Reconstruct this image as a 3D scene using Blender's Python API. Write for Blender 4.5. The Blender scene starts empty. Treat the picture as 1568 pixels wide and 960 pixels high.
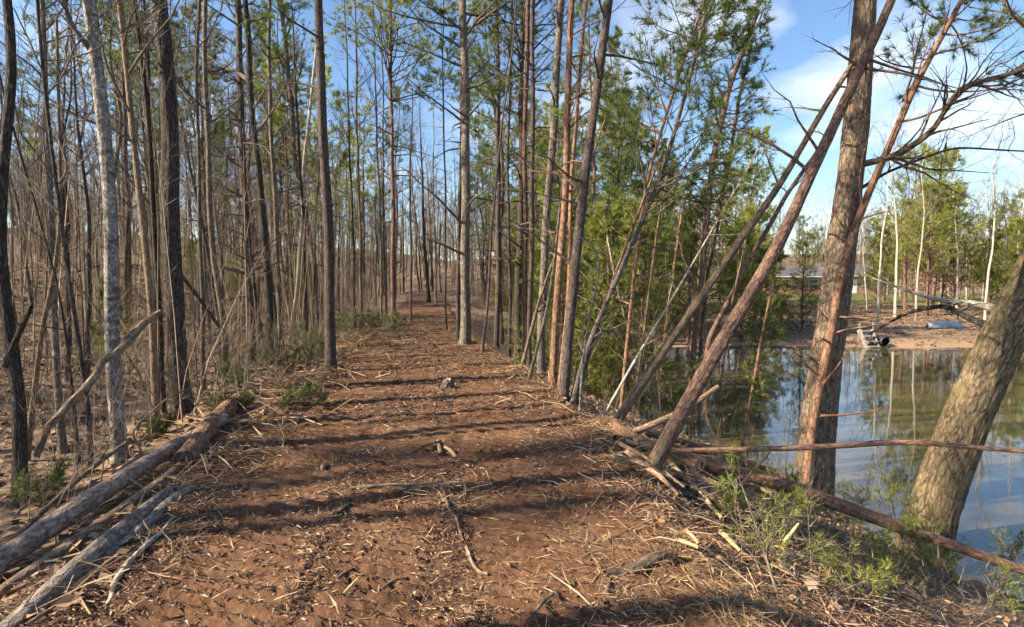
import bpy, math
import numpy as np
from mathutils import Vector

# ------------------------------------------------------------------ camera, sky, sun, exposure
S = bpy.context.scene
COL = S.collection
F, PITCH, EYE = 850.0, math.atan(50 / 850.0), 1.6          # focal length in photo pixels, pitch, eye height
cam = bpy.data.objects.new('camera', bpy.data.cameras.new('camera'))
COL.objects.link(cam); S.camera = cam
cam.data.sensor_width = 36.0
cam.data.lens = F / 1568.0 * 36.0
cam.data.clip_start, cam.data.clip_end = 0.05, 2000.0
cam.location = (0, 0, EYE)
cam.rotation_euler = (math.pi / 2 - PITCH, 0, 0)

SUN_EL, SUN_AZ = math.radians(33.0), math.radians(254.0)   # azimuth clockwise from +Y
sd = Vector((math.sin(SUN_AZ) * math.cos(SUN_EL), math.cos(SUN_AZ) * math.cos(SUN_EL), math.sin(SUN_EL)))
sl = bpy.data.lights.new('sun', 'SUN'); sl.energy = 5.0; sl.angle = math.radians(0.55); sl.color = (1.0, 0.85, 0.64)
sun = bpy.data.objects.new('sun', sl); COL.objects.link(sun)
sun.rotation_euler = (-sd).to_track_quat('-Z', 'Y').to_euler()
sun.location = (-40, -20, 40)

W = bpy.data.worlds.new('World'); S.world = W; W.use_nodes = True
nt = W.node_tree; N = nt.nodes; L = nt.links; N.clear()
def nd(nodes, typ, **kw):
    n = nodes.new(typ)
    for k, v in kw.items(): setattr(n, k, v)
    return n
sky = nd(N, 'ShaderNodeTexSky', sky_type='NISHITA', sun_disc=False, sun_elevation=SUN_EL, sun_rotation=SUN_AZ)
sky.air_density, sky.dust_density, sky.ozone_density = 1.0, 0.6, 2.2
tc = nd(N, 'ShaderNodeTexCoord')
sep = nd(N, 'ShaderNodeSeparateXYZ'); L.new(tc.outputs['Generated'], sep.inputs[0])
zz = nd(N, 'ShaderNodeMath', operation='MAXIMUM'); L.new(sep.outputs[2], zz.inputs[0]); zz.inputs[1].default_value = 0.0
za = nd(N, 'ShaderNodeMath', operation='ADD'); L.new(zz.outputs[0], za.inputs[0]); za.inputs[1].default_value = 0.22
dx = nd(N, 'ShaderNodeMath', operation='DIVIDE'); L.new(sep.outputs[0], dx.inputs[0]); L.new(za.outputs[0], dx.inputs[1])
dy = nd(N, 'ShaderNodeMath', operation='DIVIDE'); L.new(sep.outputs[1], dy.inputs[0]); L.new(za.outputs[0], dy.inputs[1])
cmb = nd(N, 'ShaderNodeCombineXYZ'); L.new(dx.outputs[0], cmb.inputs[0]); L.new(dy.outputs[0], cmb.inputs[1]); cmb.inputs[2].default_value = 5.61
cn = nd(N, 'ShaderNodeTexNoise'); cn.inputs['Scale'].default_value = 1.7; cn.inputs['Detail'].default_value = 9; cn.inputs['Roughness'].default_value = 0.58
cn.inputs['Distortion'].default_value = 0.25
L.new(cmb.outputs[0], cn.inputs['Vector'])
cr = nd(N, 'ShaderNodeValToRGB'); L.new(cn.outputs['Fac'], cr.inputs[0])
cr.color_ramp.elements[0].position = 0.49; cr.color_ramp.elements[1].position = 0.78
mx = nd(N, 'ShaderNodeMix', data_type='RGBA'); L.new(cr.outputs['Color'], mx.inputs['Factor'])
hs = nd(N, 'ShaderNodeHueSaturation'); hs.inputs['Saturation'].default_value = 1.08; hs.inputs['Value'].default_value = 1.1
L.new(sky.outputs[0], hs.inputs['Color'])
L.new(hs.outputs[0], mx.inputs['A']); mx.inputs['B'].default_value = (6.4, 6.6, 7.0, 1)
bg = nd(N, 'ShaderNodeBackground'); bg.inputs['Strength'].default_value = 0.068; L.new(mx.outputs['Result'], bg.inputs['Color'])
wo = nd(N, 'ShaderNodeOutputWorld'); L.new(bg.outputs[0], wo.inputs['Surface'])

vs = S.view_settings
vs.view_transform = 'Standard'; vs.look = 'None'; vs.gamma = 1.0; vs.use_curve_mapping = False; vs.exposure = 1.68
S.cycles.use_denoising = True
S.cycles.use_adaptive_sampling = True; S.cycles.adaptive_threshold = 0.03; S.cycles.adaptive_min_samples = 12
S.cycles.debug_use_spatial_splits = True
S.cycles.max_bounces = 5; S.cycles.diffuse_bounces = 3; S.cycles.glossy_bounces = 3; S.cycles.transmission_bounces = 3; S.cycles.transparent_max_bounces = 4

# ------------------------------------------------------------------ numpy helpers
def _hash(ix, iy, iz, seed):
    h = (ix * 374761393 + iy * 668265263 + iz * 2147483647 + seed * 1274126177) & 0xffffffff
    h = ((h ^ (h >> 13)) * 1274126177) & 0xffffffff
    h = ((h ^ (h >> 16)) * 2246822519) & 0xffffffff
    return ((h ^ (h >> 15)) & 0xffff) / 65535.0
def vnoise(x, y, z=0.0, seed=0):
    x, y, z = np.broadcast_arrays(np.asarray(x, float), np.asarray(y, float), np.asarray(z, float))
    ix, iy, iz = np.floor(x).astype(np.int64), np.floor(y).astype(np.int64), np.floor(z).astype(np.int64)
    fx, fy, fz = x - ix, y - iy, z - iz
    fx, fy, fz = [f * f * (3 - 2 * f) for f in (fx, fy, fz)]
    r = 0
    for a in (0, 1):
        for b in (0, 1):
            for c in (0, 1):
                w = (fx if a else 1 - fx) * (fy if b else 1 - fy) * (fz if c else 1 - fz)
                r = r + w * _hash(ix + a, iy + b, iz + c, seed)
    return r * 2 - 1
def fbm(x, y, z=0.0, o=4, seed=0):
    r, a, f = 0, 0.5, 1.0
    for k in range(o):
        r = r + a * vnoise(np.asarray(x) * f, np.asarray(y) * f, np.asarray(z) * f, seed + k); a *= 0.5; f *= 2.03
    return r
def sst(a, b, x):
    t = np.clip((np.asarray(x, float) - a) / (b - a), 0, 1)
    return t * t * (3 - 2 * t)
def nrm(v): return v / np.maximum(np.linalg.norm(v, axis=-1, keepdims=True), 1e-9)

# ------------------------------------------------------------------ terrain functions
WATER = -1.6
_ty = [-30, 0, 2.6, 5, 7.2, 9.4, 10.5, 15, 27, 39, 60, 100]
_tl = [-2.4, -2.2, -2.15, -2.75, -3.15, -3.05, -3.2, -4.0, -5.9, -7.4, -10.5, -15]
_tr = [1.5, 1.3, 1.12, 0.98, 0.72, 0.35, 0.15, -1.05, -2.9, -4.7, -8.0, -12.5]
def tl(Y): return np.interp(Y, _ty, _tl)
def tr(Y): return np.interp(Y, _ty, _tr)
def trail_z(Y): return 0.022 * np.maximum(np.asarray(Y, float) - 28, 0) + 0.0
def shore_u(Y):
    Y = np.asarray(Y, float)
    return 3.95 - 0.5 * sst(9, 13, Y) + 0.085 * np.maximum(Y - 17.5, 0) ** 2
def terrain(X, Y):
    X, Y = np.broadcast_arrays(np.asarray(X, float), np.asarray(Y, float))
    t = tl(Y) - X; u = X - tr(Y)
    tz = trail_z(np.minimum(Y, 60))
    left = -0.32 * sst(0.1, 1.6, t) + 2.2 * sst(2, 17, t) * sst(5, 36, Y) + 0.05 * np.maximum(t - 17, 0) + 0.9 * sst(3, 14, t)*sst(-20,8,Y)
    su = shore_u(Y)
    bank = -1.6 * np.clip(u / su, 0, 1) ** 0.92 - 1.1 * sst(su, su * 1.5, u)
    v = Y - 27.0 - 1.1 * np.sin(X * 0.23) - 0.10 * np.maximum(X - 20, 0)
    far = -2.7 + 1.1 * sst(-3, 0, v) + 0.55 * sst(0, 4, v) + 0.65 * sst(4, 22, v) + 0.02 * np.maximum(v - 45, 0)
    k = 0.35
    hgt = np.clip(0.5 + 0.5 * (bank - far) / k, 0, 1)
    right = far * (1 - hgt) + bank * hgt + k * hgt * (1 - hgt)
    h = np.where(t > 0, left, np.where(u > 0, right, 0.0)) + tz * np.where(u > 0, 1 - sst(1, 8, u), 1.0)
    off = np.maximum(np.maximum(t, u), 0)
    h = h + sst(0.2, 1.5, off) * (0.10 * fbm(X * 0.6, Y * 0.6, 0, 3, 11) + 0.035 * fbm(X * 3.1, Y * 3.1, 0, 2, 5))
    h = h + 5.0 * sst(48, 125, Y) * sst(24, 6, X - 0.2 * (Y - 50)) + 7.0 * sst(92, 170, Y) * sst(0, 12, X - 0.2 * (Y - 50)) + 0.05 * np.maximum(np.hypot(X, Y) - 130, 0) ** 0.8
    return h

# ------------------------------------------------------------------ photo pixel -> point in the place
cp_, sp_ = math.cos(PITCH), math.sin(PITCH)
def ray(x, y):
    a, b = (x - 784) / F, (480 - y) / F
    return np.array([a, cp_ + b * sp_, -sp_ + b * cp_])
def wcos(x): return 1.0 / math.sqrt(1 + ((x - 784) / F) ** 2)
def at(x, y, Y):
    d = ray(x, y)
    return np.array([0, 0, EYE]) + d * (Y / d[1])
_ts = np.concatenate([np.arange(1.5, 30, 0.02), np.arange(30, 160, 0.1)])
def ground_hit(x, y):
    d = ray(x, y); p = np.array([0, 0, EYE])[None] + _ts[:, None] * d[None]
    below = np.nonzero(p[:, 2] < terrain(p[:, 0], p[:, 1]))[0]
    i = below[0] if len(below) else len(_ts) - 1
    q = p[i].copy(); q[2] = float(terrain(q[0], q[1])); return q

# ------------------------------------------------------------------ mesh building
class MB:
    def __init__(s): s.v = []; s.f = []; s.m = []; s.bc = []; s.rn = []; s.n = 0
    def add(s, v, f, mat=0, bc=None, rn=None):
        v = np.asarray(v, np.float32).reshape(-1, 3); f = np.asarray(f, np.int64)
        s.v.append(v); s.f.append(f + s.n); s.m.append(np.full(len(f), mat, np.int32))
        s.bc.append(np.asarray(bc, np.float32).reshape(-1, 3) if bc is not None else v.copy())
        s.rn.append(np.asarray(rn, np.float32).reshape(-1) if rn is not None else np.full(len(v), 0.5, np.float32))
        s.n += len(v); return s
    def mesh(s, name, mats, smooth=True, origin=(0, 0, 0)):
        me = bpy.data.meshes.new(name)
        v = np.concatenate(s.v) - np.asarray(origin, np.float32)
        lt = np.concatenate([np.full(len(f), f.shape[1], np.int32) for f in s.f])
        lv = np.concatenate([f.reshape(-1) for f in s.f]).astype(np.int32)
        me.vertices.add(len(v)); me.vertices.foreach_set('co', v.reshape(-1))
        me.loops.add(len(lv)); me.loops.foreach_set('vertex_index', lv)
        me.polygons.add(len(lt))
        ls = np.zeros(len(lt), np.int32); ls[1:] = np.cumsum(lt)[:-1]
        me.polygons.foreach_set('loop_start', ls); me.polygons.foreach_set('loop_total', lt)
        me.polygons.foreach_set('material_index', np.concatenate(s.m))
        me.polygons.foreach_set('use_smooth', np.full(len(lt), smooth, bool))
        for m in (mats if isinstance(mats, (list, tuple)) else [mats]): me.materials.append(m)
        a = me.attributes.new('bcoord', 'FLOAT_VECTOR', 'POINT'); a.data.foreach_set('vector', np.concatenate(s.bc).reshape(-1))
        a = me.attributes.new('rnd', 'FLOAT', 'POINT'); a.data.foreach_set('value', np.concatenate(s.rn))
        me.update(calc_edges=True)
        return me
    def obj(s, name, mats, parent=None, smooth=True, origin=(0, 0, 0), loc=None):
        o = bpy.data.objects.new(name, s.mesh(name, mats, smooth, origin)); COL.objects.link(o)
        if parent is not None: o.parent = parent
        if loc is not None: o.location = loc
        return o
    # many tubes of the same point count at once: P (m,n,3), R (m,n)
    def tubes(s, P, R, sides=4, mat=0, rn=None, caps=None, disp=None):
        P = np.asarray(P, float); R = np.asarray(R, float)
        if P.ndim == 2: P, R = P[None], R[None]
        m, n, _ = P.shape
        T = nrm(P[:, -1] - P[:, 0])
        ref = np.where(np.abs(T[:, 2:3]) > 0.8, np.array([[1.0, 0, 0]]), np.array([[0, 0, 1.0]]))
        u = nrm(np.cross(T, ref)); v = np.cross(T, u)
        th = np.arange(sides) * 2 * math.pi / sides
        ln = np.concatenate([np.zeros((m, 1)), np.cumsum(np.linalg.norm(np.diff(P, axis=1), axis=2), axis=1)], 1)
        RR = np.repeat(R[:, :, None], sides, 2)
        if disp is not None: RR = RR + disp(th[None, None, :], ln[:, :, None], R[:, :, None])
        c, sn = np.cos(th), np.sin(th)
        V = P[:, :, None, :] + RR[..., None] * (c[None, None, :, None] * u[:, None, None, :] + sn[None, None, :, None] * v[:, None, None, :])
        bc = np.stack([RR * c, RR * sn, np.repeat(ln[:, :, None], sides, 2)], -1)
        i = np.arange(n - 1)[:, None]; j = np.arange(sides)[None]; j2 = (j + 1) % sides
        q = np.stack([i * sides + j, i * sides + j2, (i + 1) * sides + j2, (i + 1) * sides + j], -1).reshape(-1, 4)
        f = (q[None] + (np.arange(m) * n * sides)[:, None, None]).reshape(-1, 4)
        rv = np.full(m * n * sides, 0.5) if rn is None else np.repeat(np.asarray(rn, float), n * sides)
        s.add(V, f, mat, bc, rv)
        if caps is not None:
            for k in range(m):
                for e in (0, n - 1):
                    ring = V[k, e]; ctr = P[k, e][None]
                    cc = np.concatenate([ring, ctr]); jj = np.arange(sides)
                    ff = np.stack([jj, (jj + 1) % sides, np.full(sides, sides)], -1)
                    if e == 0: ff = ff[:, ::-1]
                    s.add(cc, ff, caps, cc - ctr)
        return s
    # thin triangles: pos (m,3), dir (m,3), length (m,), width (m,)
    def slivers(s, pos, dr, ln, wd, mat=0, rng=None, rn=None):
        m = len(pos); dr = nrm(dr)
        pr = nrm(np.cross(dr, rng.normal(size=(m, 3))))
        a = pos + pr * wd[:, None] * 0.5; b = pos - pr * wd[:, None] * 0.5; c = pos + dr * ln[:, None]
        V = np.stack([a, b, c], 1).reshape(-1, 3)
        s.add(V, np.arange(m * 3).reshape(-1, 3), mat, None, np.repeat(rng.random(m) if rn is None else rn, 3))
        return s

def grow(rng, P, R, count, t0, t1, ang, length, nseg, wob, up, rr, rtip, lenfall=0.5, jit=0.25):
    m, n, _ = P.shape
    idx = np.repeat(np.arange(m), count); M = len(idx)
    t = t0 + (t1 - t0) * rng.random(M); f = t * (n - 1) * 0.9999; i = f.astype(int); fr = (f - i)[:, None]
    A, B = P[idx, i], P[idx, i + 1]; p = A + (B - A) * fr; d = nrm(B - A)
    r = R[idx, i] * (1 - fr[:, 0]) + R[idx, i + 1] * fr[:, 0]
    pr = nrm(np.cross(d, rng.normal(size=(M, 3)))); a = ang * (1 + jit * rng.normal(size=M))[:, None]
    d = nrm(d * np.cos(a) + pr * np.sin(a))
    ln = (length[idx] if np.ndim(length) else length) * (0.65 + 0.7 * rng.random(M)) * (1 - lenfall * np.clip((t - t0) / max(abs(t1 - t0), 1e-3), 0, 1))
    out = np.zeros((M, nseg + 1, 3)); out[:, 0] = p; st = (ln / nseg)[:, None]
    for k in range(nseg):
        d = nrm(d + wob * rng.normal(size=(M, 3)) + np.array([0, 0, up])); out[:, k + 1] = out[:, k] + d * st
    r0 = np.maximum(np.minimum(r * rr, ln * 0.035), rtip * 1.3)
    RR = r0[:, None] + (rtip - r0)[:, None] * np.linspace(0, 1, nseg + 1)[None] ** 0.8
    return out, RR, ln

def smooth_path(pts, n, wob=0.0, rng=None):
    pts = np.asarray(pts, float)
    s = np.concatenate([[0], np.cumsum(np.linalg.norm(np.diff(pts, axis=0), axis=1))])
    q = np.linspace(0, s[-1], n); o = np.stack([np.interp(q, s, pts[:, k]) for k in range(3)], 1)
    for _ in range(max(2, int(n * n * 0.0035)) if n < 60 else 20):
        o[1:-1] = 0.25 * o[:-2] + 0.5 * o[1:-1] + 0.25 * o[2:]
    if wob and rng is not None:
        ph = rng.random(4) * 6.28
        for ax in (0, 1):
            o[:, ax] += wob * (np.sin(q * 0.9 + ph[ax]) + 0.5 * np.sin(q * 2.3 + ph[2 + ax])) * np.minimum(q, 1)
    return o, q

# ------------------------------------------------------------------ materials
def mat_base(name):
    m = bpy.data.materials.new(name); m.use_nodes = True
    t = m.node_tree; return m, t, t.nodes, t.links, t.nodes['Principled BSDF']
def rgba(c): return (c[0], c[1], c[2], 1)
def ramp(nodes, stops):
    r = nodes.new('ShaderNodeValToRGB'); e = r.color_ramp.elements
    while len(e) < len(stops): e.new(0.5)
    for k, (p, c) in enumerate(stops): e[k].position = p; e[k].color = rgba(c)
    return r
def bark(name, dark, mid, light, fx=26.0, fz=5.0, bump=0.6, plates=False, lichen=None, bands=None, rough=0.9):
    m, t, n, l, b = mat_base(name)
    at_ = n.new('ShaderNodeAttribute'); at_.attribute_name = 'bcoord'
    oi = n.new('ShaderNodeObjectInfo')
    ofs = n.new('ShaderNodeVectorMath'); ofs.operation = 'ADD'
    sc = n.new('ShaderNodeVectorMath'); sc.operation = 'SCALE'; cx = n.new('ShaderNodeCombineXYZ')
    l.new(oi.outputs['Random'], cx.inputs[2]); l.new(oi.outputs['Random'], cx.inputs[0])
    l.new(cx.outputs[0], sc.inputs[0]); sc.inputs['Scale'].default_value = 17.0
    l.new(at_.outputs['Vector'], ofs.inputs[0]); l.new(sc.outputs[0], ofs.inputs[1])
    mp = n.new('ShaderNodeMapping'); l.new(ofs.outputs[0], mp.inputs['Vector']); mp.inputs['Scale'].default_value = (fx, fx, fz)
    nz = n.new('ShaderNodeTexNoise'); nz.inputs['Scale'].default_value = 1.0; nz.inputs['Detail'].default_value = 9; nz.inputs['Roughness'].default_value = 0.72
    l.new(mp.outputs[0], nz.inputs['Vector'])
    def math_(op, a, b, c=None):
        q = n.new('ShaderNodeMath'); q.operation = op
        for i, v in enumerate((a, b, c)):
            if v is None: continue
            if isinstance(v, (int, float)): q.inputs[i].default_value = v
            else: l.new(v, q.inputs[i])
        return q.outputs[0]
    # furrows: |noise - 0.5| gives narrow dark lines along the trunk
    fz_ = n.new('ShaderNodeTexNoise'); fz_.inputs['Scale'].default_value = 1.35; fz_.inputs['Detail'].default_value = 3; fz_.inputs['Distortion'].default_value = 0.6
    l.new(mp.outputs[0], fz_.inputs['Vector'])
    fur = math_('MULTIPLY', math_('ABSOLUTE', math_('SUBTRACT', fz_.outputs['Fac'], 0.5), 0.0), 5.0)
    fur = math_('MINIMUM', fur, 1.0)
    if plates:
        vo = n.new('ShaderNodeTexVoronoi'); vo.feature = 'DISTANCE_TO_EDGE'; vo.inputs['Scale'].default_value = 1.0
        mixv = n.new('ShaderNodeMix'); mixv.data_type = 'VECTOR'; mixv.inputs['Factor'].default_value = 0.5
        l.new(mp.outputs[0], mixv.inputs['A']); l.new(nz.outputs['Color'], mixv.inputs['B']); l.new(mixv.outputs['Result'], vo.inputs['Vector'])
        pw = n.new('ShaderNodeMapRange'); pw.inputs['From Max'].default_value = 0.16; l.new(vo.outputs['Distance'], pw.inputs['Value'])
        fur = math_('MULTIPLY_ADD', pw.outputs[0], 0.4, math_('MULTIPLY', fur, 0.6))
    h = math_('MULTIPLY_ADD', fur, 0.36, math_('MULTIPLY', nz.outputs['Fac'], 0.64))
    rp = ramp(n, [(0.30, dark), (0.50, mid), (0.70, light)]); l.new(h, rp.inputs[0])
    col = rp.outputs['Color']
    def blend(col, c, scale, lo, hi, fac=1.0, szz=None):
        q = n.new('ShaderNodeTexNoise'); q.inputs['Scale'].default_value = 1.0; q.inputs['Detail'].default_value = 5
        mq = n.new('ShaderNodeMapping'); l.new(ofs.outputs[0], mq.inputs['Vector']); mq.inputs['Scale'].default_value = (scale, scale, szz or scale)
        l.new(mq.outputs[0], q.inputs['Vector'])
        mr = n.new('ShaderNodeMapRange'); mr.inputs['From Min'].default_value = lo; mr.inputs['From Max'].default_value = hi; mr.inputs['To Max'].default_value = fac
        l.new(q.outputs['Fac'], mr.inputs['Value'])
        mm = n.new('ShaderNodeMix'); mm.data_type = 'RGBA'; l.new(mr.outputs[0], mm.inputs['Factor']); l.new(col, mm.inputs['A']); mm.inputs['B'].default_value = rgba(c)
        return mm.outputs['Result']
    if lichen: col = blend(col, lichen, 6.0, 0.5, 0.68, 0.45)
    if bands: col = blend(col, bands, 5.0, 0.55, 0.66, 0.85, 16.0)
    hv = n.new('ShaderNodeHueSaturation'); vr = n.new('ShaderNodeMapRange'); vr.inputs['To Min'].default_value = 0.75; vr.inputs['To Max'].default_value = 1.25
    l.new(oi.outputs['Random'], vr.inputs['Value']); l.new(vr.outputs[0], hv.inputs['Value']); l.new(col, hv.inputs['Color'])
    l.new(hv.outputs[0], b.inputs['Base Color']); b.inputs['Roughness'].default_value = rough
    b.inputs['Specular IOR Level'].default_value = 0.25
    bp = n.new('ShaderNodeBump'); bp.inputs['Strength'].default_value = bump; bp.inputs['Distance'].default_value = 0.02
    l.new(h, bp.inputs['Height']); l.new(bp.outputs[0], b.inputs['Normal'])
    return m
def leafy(name, stops, trans=0.3, rough=0.6, tr_tint=1.2):
    m, t, n, l, b = mat_base(name)
    a = n.new('ShaderNodeAttribute'); a.attribute_name = 'rnd'
    rp = ramp(n, stops); l.new(a.outputs['Fac'], rp.inputs[0])
    oi = n.new('ShaderNodeObjectInfo'); hv = n.new('ShaderNodeHueSaturation')
    vr = n.new('ShaderNodeMapRange'); vr.inputs['To Min'].default_value = 0.75; vr.inputs['To Max'].default_value = 1.3; l.new(oi.outputs['Random'], vr.inputs['Value'])
    l.new(vr.outputs[0], hv.inputs['Value']); l.new(rp.outputs[0], hv.inputs['Color'])
    l.new(hv.outputs[0], b.inputs['Base Color']); b.inputs['Roughness'].default_value = rough; b.inputs['Specular IOR Level'].default_value = 0.3
    if trans:
        tb = n.new('ShaderNodeBsdfTranslucent'); l.new(hv.outputs[0], tb.inputs['Color'])
        ms = n.new('ShaderNodeMixShader'); ms.inputs[0].default_value = trans
        l.new(b.outputs[0], ms.inputs[1]); l.new(tb.outputs[0], ms.inputs[2]); l.new(ms.outputs[0], n['Material Output'].inputs['Surface'])
    return m
def rndmat(name, stops, rough=0.85): return leafy(name, stops, 0, rough)
def plain(name, c, rough=0.7, var=0.25, scale=8.0, metal=0.0, bump=0.1):
    m, t, n, l, b = mat_base(name)
    tcn = n.new('ShaderNodeTexCoord'); nz = n.new('ShaderNodeTexNoise'); nz.inputs['Scale'].default_value = scale; nz.inputs['Detail'].default_value = 5
    l.new(tcn.outputs['Object'], nz.inputs['Vector'])
    rp = ramp(n, [(0.3, [k * (1 - var) for k in c]), (0.7, [min(k * (1 + var), 0.95) for k in c])]); l.new(nz.outputs['Fac'], rp.inputs[0])
    l.new(rp.outputs[0], b.inputs['Base Color']); b.inputs['Roughness'].default_value = rough; b.inputs['Metallic'].default_value = metal
    bp = n.new('ShaderNodeBump'); bp.inputs['Strength'].default_value = bump; bp.inputs['Distance'].default_value = 0.01
    l.new(nz.outputs['Fac'], bp.inputs['Height']); l.new(bp.outputs[0], b.inputs['Normal'])
    return m

B_PINE = bark('pine_bark', (0.035, 0.022, 0.018), (0.13, 0.079, 0.058), (0.29, 0.18, 0.128), 42, 16, 0.9, plates=True)
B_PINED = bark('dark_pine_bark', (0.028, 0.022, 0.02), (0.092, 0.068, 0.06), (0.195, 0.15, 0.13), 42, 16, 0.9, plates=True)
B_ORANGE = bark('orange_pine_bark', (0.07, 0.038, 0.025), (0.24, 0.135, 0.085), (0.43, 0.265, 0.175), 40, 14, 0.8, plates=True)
B_OAK = bark('furrowed_bark', (0.035, 0.026, 0.02), (0.155, 0.115, 0.082), (0.31, 0.24, 0.175), 34, 11, 1.0, plates=True)
B_OAKM = bark('mossy_furrowed_bark', (0.025, 0.019, 0.012), (0.115, 0.086, 0.052), (0.25, 0.195, 0.125), 30, 10, 1.0, plates=True, lichen=(0.14, 0.12, 0.05))
B_DARK = bark('dark_bark', (0.018, 0.015, 0.013), (0.068, 0.054, 0.046), (0.16, 0.13, 0.11), 36, 8, 1.0)
B_GREY = bark('grey_bark', (0.05, 0.042, 0.035), (0.145, 0.122, 0.10), (0.28, 0.245, 0.205), 28, 10, 0.7)
B_PALE = bark('pale_banded_bark', (0.09, 0.08, 0.072), (0.26, 0.24, 0.215), (0.46, 0.44, 0.405), 24, 16, 0.6, bands=(0.07, 0.06, 0.054))
B_WHITE = bark('white_bark', (0.24, 0.20, 0.155), (0.44, 0.385, 0.31), (0.62, 0.56, 0.47), 20, 10, 0.4)
B_TAN = bark('tan_dead_bark', (0.09, 0.06, 0.04), (0.215, 0.15, 0.102), (0.36, 0.27, 0.195), 36, 9, 0.8)
B_LOG = bark('log_bark', (0.07, 0.05, 0.04), (0.24, 0.175, 0.138), (0.42, 0.325, 0.265), 40, 18, 0.9, plates=True)
B_LOGG = bark('grey_log_bark', (0.06, 0.05, 0.045), (0.195, 0.162, 0.138), (0.36, 0.305, 0.265), 40, 18, 0.9, plates=True)
B_TWIG = bark('twig_bark', (0.07, 0.056, 0.045), (0.155, 0.13, 0.105), (0.27, 0.23, 0.19), 30, 8, 0.2)
WOOD = bark('cut_wood', (0.28, 0.18, 0.09), (0.45, 0.31, 0.17), (0.60, 0.44, 0.26), 40, 12, 0.5)
NEEDLE = leafy('pine_needles', [(0.0, (0.06, 0.10, 0.025)), (0.5, (0.12, 0.165, 0.04)), (0.93, (0.19, 0.225, 0.055)), (1.0, (0.28, 0.2, 0.07))], 0.4)
NEEDLEY = leafy('yellow_pine_needles', [(0.0, (0.12, 0.165, 0.032)), (0.6, (0.24, 0.275, 0.055)), (1.0, (0.36, 0.34, 0.085))], 0.42)
CEDAR = leafy('cedar_foliage', [(0.0, (0.085, 0.12, 0.028)), (0.5, (0.19, 0.22, 0.045)), (0.9, (0.30, 0.30, 0.07)), (1.0, (0.34, 0.27, 0.09))], 0.45)
BRUSHG = leafy('cut_cedar_foliage', [(0.0, (0.05, 0.07, 0.022)), (0.6, (0.11, 0.135, 0.04)), (1.0, (0.19, 0.19, 0.065))], 0.35)
LITTER = rndmat('dead_leaf_litter', [(0.0, (0.07, 0.043, 0.027)), (0.35, (0.17, 0.11, 0.07)), (0.7, (0.27, 0.19, 0.125)), (0.93, (0.36, 0.20, 0.095)), (1.0, (0.47, 0.39, 0.30))])
CHIPS = rndmat('wood_chip', [(0.0, (0.045, 0.026, 0.018)), (0.4, (0.13, 0.072, 0.045)), (0.8, (0.28, 0.17, 0.105)), (1.0, (0.47, 0.35, 0.24))])
STRAW = rndmat('pine_straw', [(0.0, (0.09, 0.052, 0.03)), (0.5, (0.22, 0.135, 0.075)), (0.85, (0.37, 0.245, 0.135)), (1.0, (0.55, 0.41, 0.25))])
BRUSH = rndmat('undergrowth_twigs', [(0.0, (0.05, 0.038, 0.029)), (0.5, (0.125, 0.096, 0.071)), (1.0, (0.26, 0.205, 0.15))])

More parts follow.
